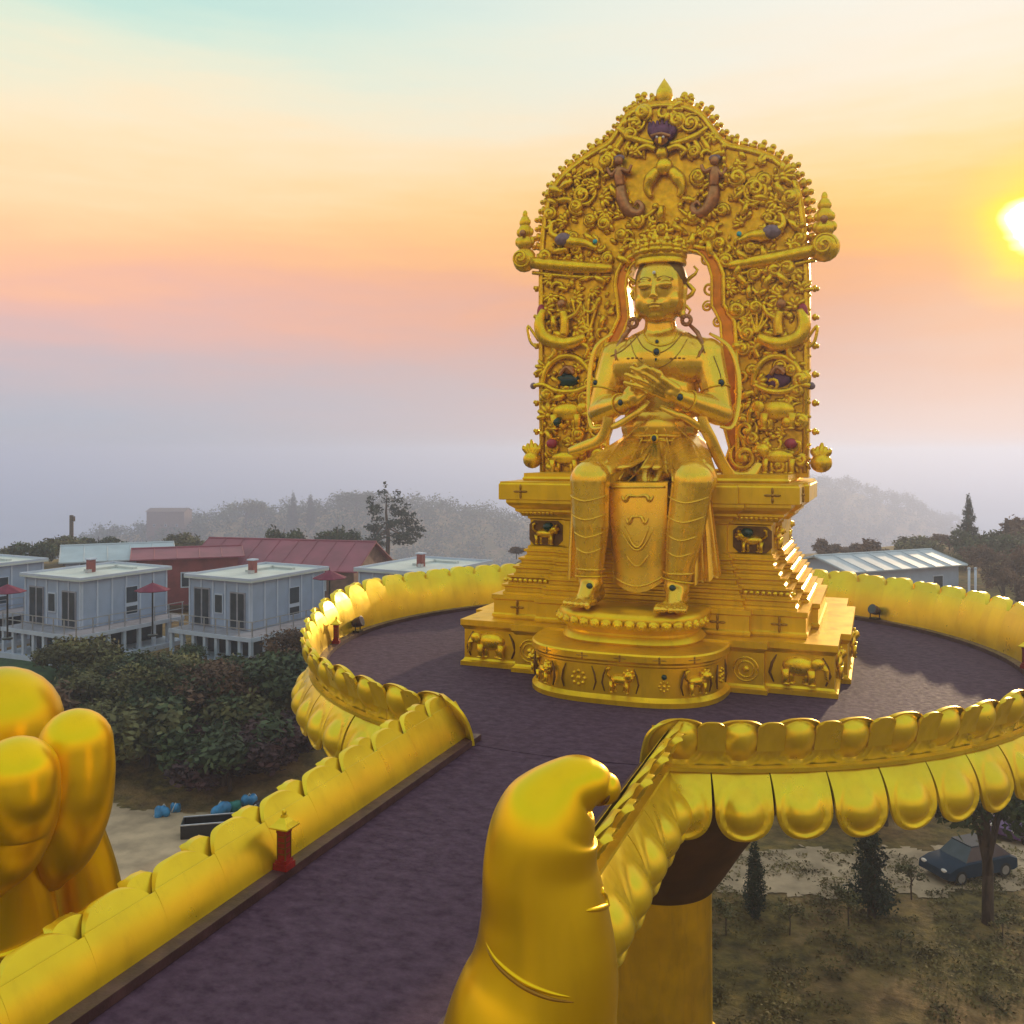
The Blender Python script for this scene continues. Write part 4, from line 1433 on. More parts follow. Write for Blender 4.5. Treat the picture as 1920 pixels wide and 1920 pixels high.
bme.materials.append(M['statue'])
bo = bpy.data.objects.new('body', bme); COL.objects.link(bo); bo.parent = stat

# face lines
for sx in (-1, 1):
    pts = [(HX + sx * (.12 + .34 * t), HY - .80 + .20 * t * t + .02, HZ + .085 - .05 * math.sin(math.pi * t)) for t in [i / 8 for i in range(9)]]
    spart(MB().tube(pts, [.008 + .022 * math.sin(math.pi * i / 8) for i in range(9)], 6), 'eye_line', M['seam'])
    pts = [(HX + sx * (.09 + .42 * t), HY - .815 + .24 * t * t, HZ + .30 + .07 * math.sin(math.pi * t) - .02 * t) for t in [i / 8 for i in range(9)]]
    spart(MB().tube(pts, .012, 6), 'eyebrow', M['seam'])
spart(MB().tube([(HX + .19 * t, HY - .775 + .05 * t * t, HZ - .434 + .012 * abs(t)) for t in (-1, -.6, -.2, .2, .6, 1)], .016, 6), 'lip_line', M['seam'])
spart(MB().ell((HX, HY - .79, HZ + .47), (.05, .04, .05), n=10, m=8), 'forehead_gem', M['pearl'])
# hair cap with a widow's peak, crown
hair = MB()
hair.ell((HX, HY + .14, HZ + .34), (.755, .80, .86), n=24, m=16)
hme = spart(hair, 'hair', M['line'])
cr = empty  # (the crown is one carved ring with five leaves)
crown = MB().lathe([(.70, .80), (.735, .82), (.74, .90), (.72, .96), (.75, 1.00), (.76, 1.10), (.73, 1.16), (.58, 1.24), (.02, 1.28)], 32, c=(HX, HY + .08, HZ), sy=.98)
co_ = spart(crown, 'crown', M['relief'], auto=40)
for k in range(7):
    an = -math.pi / 2 + (k - 3) * .46
    x, y = HX + .72 * math.cos(an), HY + .08 + .74 * math.sin(an)
    h = .58 - .06 * abs(k - 3)
    mb = MB()
    for dz, r, rz_ in ((.10, .20, .2), (.36, .17, .24), (.62, .11, .22), (.84, .05, .16)):
        mb.ell((x, y, HZ + 1.10 + dz * h), (r, r * .6, rz_ * h), n=10, m=8, rot=Matrix.Rotation(an + math.pi / 2, 3, 'Z'))
    mb.ell((x + .14 * math.cos(an), y + .14 * math.sin(an), HZ + 1.40), .07, n=8, m=6)
    spart(mb, 'crown_leaf', M['relief'], parent=None)
spart(MB().lathe([(.42, 1.2), (.40, 1.36), (.32, 1.5), (.18, 1.62), (.02, 1.68)], 16, c=(HX, HY + .2, HZ)), 'topknot', M['relief'])
# rosettes and ribbons at the ears
for sx in (-1, 1):
    mb = MB()
    c = Vector((HX + sx * .78, HY - .05, HZ - .82))
    mb.tube([c + Vector((.14 * math.cos(2 * math.pi * k / 16), -.04, .14 * math.sin(2 * math.pi * k / 16))) for k in range(16)], .045, 6, closed=True)
    for k in range(8): mb.ell(c + Vector((.10 * math.cos(k * .785), -.06, .10 * math.sin(k * .785))), .045, n=6, m=5)
    spart(mb, 'earring', M['bronze'])
    spart(MB().tube([c + Vector((sx * .05, .1, -.1)), c + Vector((sx * .30, .05, -.36)), c + Vector((sx * .5, -.1, -.75)), c + Vector((sx * .42, -.42, -1.1))], [.05, .07, .05, .02], 8), 'hair_strand', M['bronze'])
    # raised locks in front of the opening
    rp = [Vector((HX + sx * (.92 + .13 * math.sin(q * 1.25) - .02 * q), HY + .28, HZ + .78 - q * .115)) for q in range(13)]
    spart(MB().tube(rp, [.03 + .04 * math.sin(math.pi * q / 12) for q in range(13)], 8), 'crown_ribbon', M['relief'])

# chest ornaments lie on the body surface
from mathutils.bvhtree import BVHTree
bv = BVHTree.FromPolygons([v.co for v in bme.vertices], [tuple(p.vertices) for p in bme.polygons])


def onbody(px, py, lift=.01):
    d = ray(px, py); h = bv.ray_cast(CAM - SO, d.normalized())
    if h[0] is None: return None
    return h[0] + h[1] * lift + SO


def bodyline(pts2, r, name, m, sub=5, lift=.0):
    q = [onbody(x, y, lift) for x, y in dense(pts2, False, sub)]
    q = [p for p in q if p is not None]
    if len(q) > 2: spart(MB().tube(q, r, 6), name, m)


bodyline([(1206, 622), (1215, 640), (1238, 648), (1262, 640), (1272, 622)], .035, 'necklace', M['relief'])
bodyline([(1190, 622), (1206, 650), (1232, 662), (1258, 650), (1282, 622)], .02, 'necklace', M['seam'])
bodyline([(1180, 622), (1192, 668), (1230, 690), (1268, 668), (1296, 622)], .016, 'long_necklace', M['seam'])
bodyline([(1200, 626), (1170, 655), (1145, 668)], .022, 'strap', M['seam'])
bodyline([(1290, 624), (1312, 640), (1322, 662)], .022, 'strap', M['seam'])
bodyline([(1338, 668), (1350, 700), (1352, 716)], .016, 'armlet_chain', M['line'])
for px, py, r in ((1232, 641, .05), (1231, 660, .085), (1230, 674, .035), (1117, 718, .07), (1352, 718, .085), (1164, 755, .075), (1275, 745, .085)):
    p = onbody(px, py)
    if p is not None:
        g = spart(MB().ell(p, (r, r, r * 1.15), n=10, m=8), 'gem', M['sapphire'])
        spart(MB().tube([p + Vector((r * 1.2 * math.cos(k * .5236), -.01, r * 1.35 * math.sin(k * .5236))) for k in range(12)], r * .22, 5, closed=True), 'gem_setting', M['relief'])
for px in (1190, 1270):
    for dx in (-12, -4, 4, 12):
        p = onbody(px + dx, 671 + abs(dx) * .1)
        if p is not None: spart(MB().ell(p, (.05, .03, .028), n=8, m=6), 'chest_mark', M['seam'])
# armlets, bracelets, anklets
for a, b_, t, r in ((sl_, el_, .62, .43), (sr_, er_, .62, .43), (el_, wl_, .74, .30), (er_, wr_, .74, .30), (kl_, al_, .93, .40), (kr_, ar_, .93, .40)):
    c = a.lerp(b_, t); ax = (b_ - a).normalized()
    q = Vector((0, 0, 1)).rotation_difference(ax).to_matrix()
    pts = [c + q @ Vector((r * math.cos(2 * math.pi * k / 24), r * math.sin(2 * math.pi * k / 24), 0)) for k in range(24)]
    spart(MB().tube(pts, .028, 6, closed=True), 'bangle', M['relief'])
for px, py in ((1105, 1099), (1261, 1103)):
    p = onbody(px, py)
    if p is not None: spart(MB().ell(p, (.09, .07, .08), n=10, m=8), 'gem', M['emerald'])
# curved robe folds across the shins
for k, a in ((kl_, al_), (kr_, ar_)):
    for t in (.20, .38, .55, .70):
        cx = k.lerp(a, t); r = .53 - .20 * max(0, t - .3) * 1.6
        pts = [cx + Vector((r * math.sin(u) * 1.0, .05 - (r + .02) * math.cos(u), .16 * abs(math.sin(u)) ** 1.5)) for u in [-1.35 + 2.7 * i / 12 for i in range(13)]]
        spart(MB().tube(pts, [.008 + .018 * math.sin(math.pi * i / 12) for i in range(13)], 6), 'robe_fold', M['statue'])
    # hem
    c = k.lerp(a, .86)
    pts = [c + Vector((.37 * math.cos(2 * math.pi * i / 24), .37 * math.sin(2 * math.pi * i / 24), 0)) for i in range(24)]
    spart(MB().tube(pts, .03, 6, closed=True), 'hem', M['statue'])
# folds over the thighs
for pts2 in ([(1215, 800), (1190, 850), (1160, 900)], [(1232, 805), (1228, 850), (1215, 905)], [(1245, 800), (1256, 850), (1262, 905)], [(1200, 795), (1160, 835), (1135, 870)], [(1262, 795), (1300, 830), (1322, 868)], [(1222, 845), (1200, 880), (1175, 905)]):
    bodyline(pts2, [.03] * 0 or .035, 'thigh_fold', M['statue'], 4, -.005)
# belt
for z, r in ((6.62, .05), (6.50, .06), (6.36, .04)):
    pts = [(.06 + 1.06 * math.cos(u), CY - .03 + .84 * math.sin(u), z) for u in [2 * math.pi * i / 32 for i in range(32)]]
    spart(MB().tube(pts, r, 6, closed=True), 'belt', M['statue'] if r > .045 else M['relief'])
p = T(1227, 822, -2.1)
spart(MB().ell(p, (.13, .06, .13), n=12, m=8), 'belt_clasp', M['relief'])
spart(MB().ell(p + Vector((0, -.05, 0)), (.075, .05, .09), n=10, m=8), 'gem', M['sapphire'])
# knotted sash ends falling from the belt
for dx0, dx1 in ((-.05, -.5), (.02, .1), (.08, .35)):
    a = p + Vector((dx0, -.05, -.15))
    spart(MB().tube([a, a + Vector((dx1 * .4, -.5, -.45)), a + Vector((dx1 * .8, -1.1, -.62)), a + Vector((dx1, -1.7, -.66))], [.08, .12, .14, .10], 8, flat=.5, up=(0, 0, 1)), 'sash_end', M['statue'])


def sheet(name, m, fn, nu=16, nv=16, th=.05):
    """cloth: fn(u, v) -> point, given a little thickness away from the viewer"""
    mb = MB(); vs = []; fs = []
    for s in (0, 1):
        for j in range(nv + 1):
            for i in range(nu + 1):
                q = Vector(fn(i / nu, j / nv)); vs.append(q + Vector((0, th * s, 0)))
    n = nu + 1; Fk = n * (nv + 1)
    for j in range(nv):
        for i in range(nu):
            a = j * n + i; q = (a, a + n, a + n + 1, a + 1)
            fs.append(q); fs.append(tuple(k + Fk for k in reversed(q)))
    for j in range(nv):
        a = j * n; fs.append((a, a + Fk, a + n + Fk, a + n)); a += nu; fs.append((a, a + n, a + n + Fk, a + Fk))
    for i in range(nu):
        a = i; fs.append((a, a + 1, a + 1 + Fk, a + Fk)); a = nv * n + i; fs.append((a, a + Fk, a + 1 + Fk, a + 1))
    mb.add(vs, fs)
    return spart(mb, name, m, auto=45)


ap0, ap1 = T(1141, 912, -3.95), T(1252, 912, -3.95)
ab0, ab1 = T(1150, 1090, -4.05), T(1250, 1086, -4.05)


def apron(u, v):
    # top rolls back over the lap, bottom edge sags
    a = ap0.lerp(ap1, u); b_ = ab0.lerp(ab1, u)
    if v < .18:
        t = v / .18
        return a + Vector((0, .85 * (1 - t), .16 * math.sin(t * math.pi / 2) - .02))
    t = (v - .18) / .82
    q = a.lerp(b_, t)
    bulge = -.18 * math.sin(math.pi * u) ** .7 * (.5 + .5 * t)
    return q + Vector((0, bulge - .12 * math.sin(math.pi * min(1, t * 1.2)) * .5, .14 * (1 - t) - .30 * t ** 3 * math.sin(math.pi * u)))


sheet('apron', M['statue'], apron, 18, 26)


def on_apron(u, v, f=.03):
    return Vector(apron(u, v)) + Vector((0, -f, 0))


for (u0, v0), (u1, v1) in (((.28, .30), (.28, .48)), ((.72, .30), (.72, .48))):
    pass
spart(MB().tube([on_apron(u, v) for u, v in dense(list(((.24, .30), (.30, .34), (.36, .30), (.5, .305), (.66, .30), (.72, .34), (.78, .30))), False, 5)], [.02 + .04 * abs(math.sin(math.pi * 2 * i / 30)) for i in range(31)], 8), 'apron_garland', M['statue'])
spart(MB().tube([on_apron(u, v) for u, v in dense(list(((.32, .48), (.36, .52), (.42, .47), (.5, .47), (.58, .47), (.64, .52), (.70, .48))), False, 5)], [.02 + .03 * abs(math.sin(math.pi * 2 * i / 30)) for i in range(31)], 8), 'apron_garland', M['statue'])
for s in (.30, .22):
    spart(MB().tube([on_apron(.5 - s + 2 * s * t, .56 + .16 * math.sin(math.pi * t) ** 1.0 - (.02 if s < .3 else 0)) for t in [i / 12 for i in range(13)]], [.008 + .028 * math.sin(math.pi * i / 12) for i in range(13)], 6), 'apron_swag', M['statue'])
spart(MB().tube([on_apron(.5 - .2 + .4 * t, .76 + .07 * math.sin(math.pi * t)) for t in [i / 10 for i in range(11)]], .022, 6), 'apron_swag', M['statue'])
for vv in (.23, .96):
    spart(MB().tube([on_apron(.03 + .94 * t, vv, .01) for t in [i / 16 for i in range(17)]], .03, 6), 'apron_border', M['statue'])
# pleated robe falling beside the shins


def drape_fn(tl_, tr_, bl_, br_, n):
    tl_, tr_, bl_, br_ = T(*tl_), T(*tr_), T(*bl_), T(*br_)

    def fn(u, v):
        q = tl_.lerp(tr_, u).lerp(bl_.lerp(br_, u), v)
        w = math.sin(u * n * math.pi)
        return q + Vector((0, -.10 * w * (.3 + .7 * v), -.10 * abs(w) * v ** 3))
    return fn


sheet('robe_drape', M['statue'], drape_fn((1300, 905, -3.7), (1330, 905, -3.5), (1298, 1092, -4.0), (1352, 1076, -3.7), 4), 24, 14)
sheet('robe_drape', M['statue'], drape_fn((1072, 905, -3.5), (1100, 905, -3.7), (1064, 1078, -3.7), (1102, 1088, -4.0), 4), 24, 14)


# long scarf looping over the arms
def scarf(path, w, name='scarf'):
    P = [T(*q) for q in path]
    out = []
    for i in range(len(P) - 1):
        p0, p1, p2, p3 = P[max(i - 1, 0)], P[i], P[i + 1], P[min(i + 2, len(P) - 1)]
        for k in range(6):
            t = k / 6
            out.append(.5 * (2 * p1 + (p2 - p0) * t + (2 * p0 - 5 * p1 + 4 * p2 - p3) * t * t + (3 * p1 - p0 - 3 * p2 + p3) * t ** 3))
    out.append(P[-1])
    L = len(out) - 1
    spart(MB().tube(out, [w * (.45 + .55 * math.sin(math.pi * min(1, (i + 1) / L * 3, (L - i + 1) / L * 3) / 2)) for i in range(L + 1)], 10, flat=.35, up=(0, -1, .2)), name, M['statue'])


scarf([(1150, 625, -.6), (1118, 650, -.7), (1106, 700, -.8), (1104, 760, -1.0), (1110, 800, -1.3), (1128, 802, -1.6)], .075)
scarf([(1330, 625, -.6), (1366, 650, -.7), (1384, 700, -.8), (1384, 760, -1.0), (1372, 800, -1.3), (1350, 800, -1.6)], .075)
scarf([(1136, 748, -1.9), (1140, 790, -1.9), (1126, 822, -1.8), (1092, 838, -1.6), (1066, 846, -1.4)], .17)
scarf([(1316, 752, -1.9), (1318, 790, -1.9), (1334, 826, -1.8), (1352, 866, -1.6), (1372, 892, -1.4), (1404, 892, -1.2), (1424, 868, -1.0)], .17)
scarf([(1216, 752, -2.2), (1196, 772, -2.3), (1166, 792, -2.2), (1146, 802, -2.1)], .10)
scarf([(1238, 762, -2.2), (1262, 774, -2.2), (1290, 786, -2.1), (1330, 820, -1.7), (1352, 880, -1.3)], .10)

# ------------------------------------------------------------------ lanterns and spot lights


def lantern(loc, rz, label):
    o = empty('lantern', loc, rz); o.scale = (.66, .66, .9)
    tag(o, label, 'lantern', 'red lanterns along the kerb')
    MB().box((0, 0, .05), (.34, .34, .10)).box((0, 0, .125), (.27, .27, .05)).build('plinth', M['red'], o)
    mb = MB().box((0, 0, .36), (.20, .20, .42)).box((0, 0, .60), (.24, .24, .06)).build('post', M['red'], o)
    for sx, sy in ((1, 1), (1, -1), (-1, 1), (-1, -1)):
        MB().box((sx * .098, sy * .098, .36), (.024, .024, .418)).build('corner_bar', M['line'], o)
    for a in range(4):
        q = Matrix.Rotation(a * math.pi / 2, 3, 'Z')
        for z in (.24, .33, .42, .51):
            MB().add([q @ Vector(v) for v in MB().box((0, -.102, z), (.15, .012, .022)).v], MB().box((0, 0, 0), (1, 1, 1)).f).build('grille_bar', M['line'], o)
    # flared four sided cap
    vs = []
    for h, z in ((.23, .63), (.24, .655), (.14, .73), (.06, .80), (.045, .84)):
        vs += [(-h, -h, z + (.02 if h > .2 else 0)), (h, -h, z + (.02 if h > .2 else 0)), (h, h, z + (.02 if h > .2 else 0)), (-h, h, z + (.02 if h > .2 else 0))]
    fs = [(3, 2, 1, 0)]
    for i in range(4):
        for k in range(4): fs.append((i * 4 + k, i * 4 + (k + 1) % 4, i * 4 + 4 + (k + 1) % 4, i * 4 + 4 + k))
    fs.append((16, 17, 18, 19))
    cp = MB().add(vs, fs).build('cap', M['rail'], o)
    MB().ell((0, 0, .87), (.05, .05, .06), n=10, m=8).build('finial', M['rail'], cp, smooth=True)
    return o


p = at_z(568, 1634, .12); lantern((-WW + .12, p.y, .12), 0, 'red lantern with a gold cap standing on the walkway kerb')
p = at_z(643, 1206, .12); v = (Vector((p.x, p.y, 0)) - PC).normalized() * (PR - .08) + PC; lantern((v.x, v.y, .12), R(20), 'red lantern on the platform kerb left of the throne')
p = at_z(1906, 1252, .12); v = (Vector((p.x, p.y, 0)) - PC).normalized() * (PR - .08) + PC; lantern((v.x, v.y, .12), R(70), 'red lantern with a gold cap at the right edge of the platform')


def spotlight(px, py, label, red=True):
    p = at_z(px, py, .12); v = (Vector((p.x, p.y, 0)) - PC).normalized() * (PR - .1) + PC
    to = Vector((0, 0, 0)) - v
    o = empty('spot_light', (v.x, v.y, .12), math.atan2(to.y, to.x))
    tag(o, label, 'light', 'spot lights on the platform kerb')
    MB().box((0, 0, .03), (.24, .30, .06)).build('foot', M['black'], o)
    MB().tube([(0, -.19, .05), (0, -.20, .30), (0, -.17, .34)], .02, 6).build('bracket', M['black'], o)
    MB().tube([(0, .19, .05), (0, .20, .30), (0, .17, .34)], .02, 6).build('bracket', M['black'], o)
    q = Matrix.Rotation(R(-20), 3, 'Y') @ Matrix.Rotation(R(90), 3, 'Y')
    t = MB().lathe([(.02, -.18), (.12, -.17), (.16, -.05), (.17, .14), (.18, .16), (.16, .17)], 18)
    dr_ = MB().add([q @ Vector(w) + Vector((0, 0, .32)) for w in t.v], t.f).build('housing', M['kerb'] if red else M['black'], o, auto=40)
    t = MB().lathe([(.001, .172), (.155, .172)], 18, cap=False)
    MB().add([q @ Vector(w) + Vector((0, 0, .32)) for w in t.v], t.f).build('lens', M['glass'], o)


spotlight(688, 1186, 'small dark spot light on the kerb beside the left lantern')
spotlight(1661, 1158, 'small dark red spot light on the kerb right of the throne')

# ------------------------------------------------------------------ houses
PHI = R(28)
HOUSE_RZ = R(90) - PHI + YAW


def house(px, py, ztop, Lx, Ly, label, wins=True):
    dep = FPX * (CAM.z - ztop) / (py - HOR)
    p = at_d(px, py, dep)
    o = empty('white_house', (p.x, p.y, 0), HOUSE_RZ)
    tag(o, label, 'house', 'white box houses on columns')
    zr = ztop; zd = ztop - 3.3
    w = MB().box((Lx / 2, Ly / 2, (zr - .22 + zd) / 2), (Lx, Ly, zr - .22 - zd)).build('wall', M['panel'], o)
    # flat roof with a raised edge
    rf = MB().box((Lx / 2, Ly / 2, zr - .16), (Lx + .5, Ly + .5, .12)).build('roof', M['roof'], o)
    for c, s in (((Lx / 2, -.2), (Lx + .5, .1)), ((Lx / 2, Ly + .2), (Lx + .5, .1)), ((-.2, Ly / 2), (.1, Ly + .3)), ((Lx + .2, Ly / 2), (.1, Ly + .3))):
        MB().box((c[0], c[1], zr - .03), (s[0], s[1], .14)).build('parapet', M['white'], rf)
    MB().box((Lx * .62, Ly * .62, zr - .03), (2.6, .35, .16)).box((Lx * .62 + 1.2, Ly * .45, zr - .03), (.35, 2.0, .16)).build('roof_duct', M['roof'], rf)
    ch = MB().box((Lx * .42, Ly * .5, zr + .33), (.42, .42, .84)).build('chimney', M['chimney'], rf)
    MB().box((Lx * .42, Ly * .5, zr + .80), (.55, .55, .09)).build('chimney_cap', M['white'], rf)
    MB().box((Lx * .42 - .35, Ly * .5 - .2, zr + .02), (.3, .3, .22)).build('flue_box', M['steel'], rf)
    # vertical battens
    n = 6
    for i in range(n + 1):
        x = .06 + (Lx - .12) * i / n
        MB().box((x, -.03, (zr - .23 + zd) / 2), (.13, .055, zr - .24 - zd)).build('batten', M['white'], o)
    n = 5
    for i in range(n + 1):
        y = .06 + (Ly - .12) * i / n
        MB().box((-.03, y, (zr - .23 + zd) / 2), (.055, .13, zr - .24 - zd)).build('batten', M['white'], o)

    def window(axis, c, wid, z0, z1, door=False):
        hz = (z0 + z1) / 2
        if axis == 'y':       # on the face x = 0
            f = MB().box((-.04, c, hz), (.08, wid, z1 - z0)).build('door' if door else 'window', M['deck'] if door else M['white'], o)
            k = 2 if door else 1
            for i in range(k):
                ww = wid / k - .16
                MB().box((-.088, c - wid / 2 + wid * (i + .5) / k, hz), (.02, ww, z1 - z0 - .18)).build('pane', M['glass'], f)
        else:
            f = MB().box((c, -.04, hz), (wid, .08, z1 - z0)).build('window', M['white'], o)
            MB().box((c, -.088, hz + .4), (wid - .16, .02, (z1 - z0) * .55)).build('pane', M['glass'], f)
            MB().box((c, -.088, hz - (z1 - z0) * .33), (wid - .16, .02, (z1 - z0) * .26)).build('pane', M['glass'], f)
    window('y', Ly * .20, Ly * .24, zd + .05, zd + 2.4, True)
    window('y', Ly * .50, Ly * .14, zd + .9, zd + 2.2)
    window('y', Ly * .78, Ly * .26, zd + .05, zd + 2.5, True)
    window('x', Lx * .56, Lx * .15, zd + .4, zd + 2.3)
    # deck with railing, columns and glazed storey below
    dk = 1.7
    gz = min(ground_z(p), zd - 1.4)
    d_ = MB().box((Lx / 2 - dk / 2, Ly / 2 - dk / 2, zd - .12), (Lx + dk, Ly + dk, .2)).build('deck', M['deck'], o)
    MB().box((Lx / 2 - dk / 2, -dk - .02, zd - .14), (Lx + dk, .06, .26)).build('fascia', M['white'], d_)
    MB().box((-dk - .02, Ly / 2 - dk / 2, zd - .14), (.06, Ly + dk, .26)).build('fascia', M['white'], d_)
    for z in (zd + .5, zd + .95):
        MB().box((Lx / 2 - dk / 2, -dk + .05, z), (Lx + dk, .05, .05)).build('rail', M['steel'], d_)
        MB().box((-dk + .05, Ly / 2 - dk / 2, z), (.05, Ly + dk, .05)).build('rail', M['steel'], d_)
    n = 7
    for i in range(n + 1):
        x = -dk + .1 + (Lx + dk - .2) * i / n
        MB().box((x, -dk + .05, zd + .46), (.06, .06, .92)).build('rail_post', M['steel'], d_)
        MB().box((x, -dk + .15, (zd - .24 + gz - .6) / 2), (.22, .22, zd - .24 - gz + .6)).build('column', M['white'], o)
    for i in range(1, n + 1):
        y = -dk + .1 + (Ly + dk - .2) * i / n
        MB().box((-dk + .05, y, zd + .46), (.06, .06, .92)).build('rail_post', M['steel'], d_)
        MB().box((-dk + .15, y, (zd - .24 + gz - .6) / 2), (.22, .22, zd - .24 - gz + .6)).build('column', M['white'], o)
    MB().box((Lx / 2, Ly / 2, (zd - .24 + gz - .6) / 2), (Lx - .4, Ly - .4, zd - .24 - gz + .6)).build('lower_storey', M['glass'], o)
    MB().box((Lx / 2 - dk / 2, Ly / 2 - dk / 2, gz + .1), (Lx + dk + .2, Ly + dk + .2, .5)).build('foundation', M['white'], o)
    return o


house(152, 1084, -2.0, 6.9, 5.6, 'pale white house on columns left of the red walled building')
house(470, 1086, -2.0, 7.2, 5.4, 'white box house in front of the long red roof')
house(806, 1074, -1.6, 7.6, 5.6, 'white box house just left of the throne, half behind the gold rim')
house(-110, 1068, -1.7, 7.4, 5.6, 'pale house cut by the left edge of the photo')


def barn(name, c, L, W, zb, ze, zr, rz, roofm, wallm, label, cat='building', ov=.5, parts=True):
    o = empty(name, (c.x, c.y, 0), rz); tag(o, label, cat)
    # walls with gable ends
    mb = MB()
    mb.add([(-L / 2, -W / 2, zb), (L / 2, -W / 2, zb), (L / 2, W / 2, zb), (-L / 2, W / 2, zb), (-L / 2, -W / 2, ze), (L / 2, -W / 2, ze), (L / 2, W / 2, ze), (-L / 2, W / 2, ze), (-L / 2, 0, zr - .05), (L / 2, 0, zr - .05)],
           [(0, 1, 5, 4), (2, 3, 7, 6), (1, 2, 6, 9, 5), (3, 0, 4, 8, 7), (3, 2, 1, 0), (4, 5, 9, 8), (6, 7, 8, 9)])
    mb.build('wall', wallm, o)
    sl_ = (zr - ze) / (W / 2)
    for s in (-1, 1):
        y1 = s * (W / 2 + ov); z1 = ze - ov * sl_
        th = .10
        v = [(-L / 2 - ov, 0, zr), (L / 2 + ov, 0, zr), (L / 2 + ov, y1, z1), (-L / 2 - ov, y1, z1)]
        v += [(x, y, z + th) for x, y, z in v]
        f = [(0, 1, 2, 3), (7, 6, 5, 4), (0, 4, 5, 1), (1, 5, 6, 2), (2, 6, 7, 3), (3, 7, 4, 0)]
        if s > 0: f = [tuple(reversed(q)) for q in f]
        sl2 = MB().add(v, f).build('roof_slope', roofm, o)
        n = int(L / 1.6)
        for i in range(n + 1):
            x = -L / 2 - ov + .05 + (L + 2 * ov - .1) * i / n
            a = Vector((x, s * .02, zr + th + .02)); b_ = Vector((x, y1, z1 + th + .02))
            MB().tube([a, b_], .035, 4).build('roof_seam', roofm, sl2)
    MB().tube([(-L / 2 - ov, 0, zr + .10), (L / 2 + ov, 0, zr + .10)], .10, 8).build('ridge_cap', roofm, o)
    for i in range(3):
        x = -L * .3 + L * .3 * i
        f = MB().box((x, -W / 2 - .03, (zb + ze) / 2 + .1), (1.2, .06, 1.3)).build('window', M['white'], o)
        MB().box((x, -W / 2 - .07, (zb + ze) / 2 + .1), (1.0, .02, 1.1)).build('pane', M['glass'], f)
    return o


def zpx(py, dep):
    return CAM.z - (py - HOR) * dep / FPX


c = at_d(545, 1040, 84); barn('red_roof_hall', c, 15.5, 7.5, zpx(1110, 84), zpx(1058, 82), zpx(1014, 84), YAW + R(-14), M['redroof'], M['brownwall'], 'long hall with a crimson sheet roof behind the white houses')
c = at_d(352, 1060, 80); barn('red_building', c, 8.0, 5.0, zpx(1125, 80), zpx(1044, 78), zpx(1028, 80), YAW + R(20), M['redroof'], M['redwall'], 'low building with dark red walls and a faded red roof')
c = at_d(222, 1040, 80); barn('blue_roof_building', c, 8.0, 6.5, zpx(1080, 80), zpx(1046, 78), zpx(1022, 80), YAW + R(24), M['blueroof'], M['panel'], 'building with a pale blue sheet roof behind the left white house')
c = at_d(1640, 1072, 78); barn('white_shed', c, 12.0, 6.4, zpx(1125, 78), zpx(1064, 75), zpx(1038, 78), YAW + R(24), M['blueroof'], M['panel'], 'white shed with a ribbed pale roof beyond the right rim')
c = at_d(318, 975, 500); barn('distant_house', c, 20.0, 12.0, zpx(1010, 500), zpx(958, 500), zpx(953, 500), YAW, M['brownwall'], M['brownwall'], 'faded square house on the hazy ridge')


def parasol(px, py, dep, zfoot, label):
    p = at_d(px, py, dep)
    o = empty('parasol', (p.x, p.y, zfoot)); tag(o, label, 'parasol', 'crimson parasols on the decks')
    h = p.z - zfoot
    MB().tube([(0, 0, 0), (0, 0, h + .1)], .05, 8).build('pole', M['black'], o)
    n = 8
    vs = [(0, 0, h + .35)] + [(1.05 * math.cos(2 * math.pi * k / n), 1.05 * math.sin(2 * math.pi * k / n), h - .10) for k in range(n)] + [(0, 0, h + .28)] + [(1.03 * math.cos(2 * math.pi * k / n), 1.03 * math.sin(2 * math.pi * k / n), h - .14) for k in range(n)]
    fs = [(0, 1 + k, 1 + (k + 1) % n) for k in range(n)] + [(n + 1, n + 2 + (k + 1) % n, n + 2 + k) for k in range(n)] + [(1 + k, n + 2 + k, n + 2 + (k + 1) % n, 1 + (k + 1) % n) for k in range(n)]
    cn = MB().add(vs, fs).build('canopy', M['parasol'], o)
    MB().tube([(0, 0, h + .34), (0, 0, h + .5)], [.04, .01], 8).build('finial', M['black'], o)
    MB().lathe([(.3, 0), (.3, .08), (.1, .12)], 12).build('base', M['black'], o)


parasol(618, 1080, 57, -5.15, 'crimson parasol on the deck right of the second white house')
parasol(286, 1103, 57, -5.15, 'crimson parasol on the deck between two white houses')
parasol(14, 1106, 56, -5.15, 'crimson parasol at the left edge of the photo')

# mast on the left, white pipes on the right
p = at_d(134, 1010, 130); gz = ground_z(p)
o = empty('mast', (p.x, p.y, gz)); tag(o, 'thin grey mast rising out of the trees on the left', 'mast')
hh = zpx(966, 130) - gz
MB().tube([(0, 0, 0), (0, 0, hh)], [.30, .26], 8).build('pole', M['bark'], o, smooth=True)
MB().box((.35, 0, hh - .5), (.35, .3, .7)).build('antenna', M['bark'], o)
for i, px in enumerate((1817, 1829)):
    p = at_d(px, 1100, 70); gz = ground_z(p)
    o = empty('white_post', (p.x, p.y, gz)); tag(o, ('left' if i == 0 else 'right') + ' one of two thin white posts beyond the right rim', 'post', 'white posts beyond the rim')
    MB().tube([(0, 0, 0), (0, 0, zpx(1066, 70) - gz)], .09, 8).build('shaft', M['white'], o, smooth=True)
    MB().ell((0, 0, zpx(1066, 70) - gz), (.12, .12, .1), n=8, m=6).build('cap', M['white'], o, smooth=True)

# ------------------------------------------------------------------ trees and shrubs


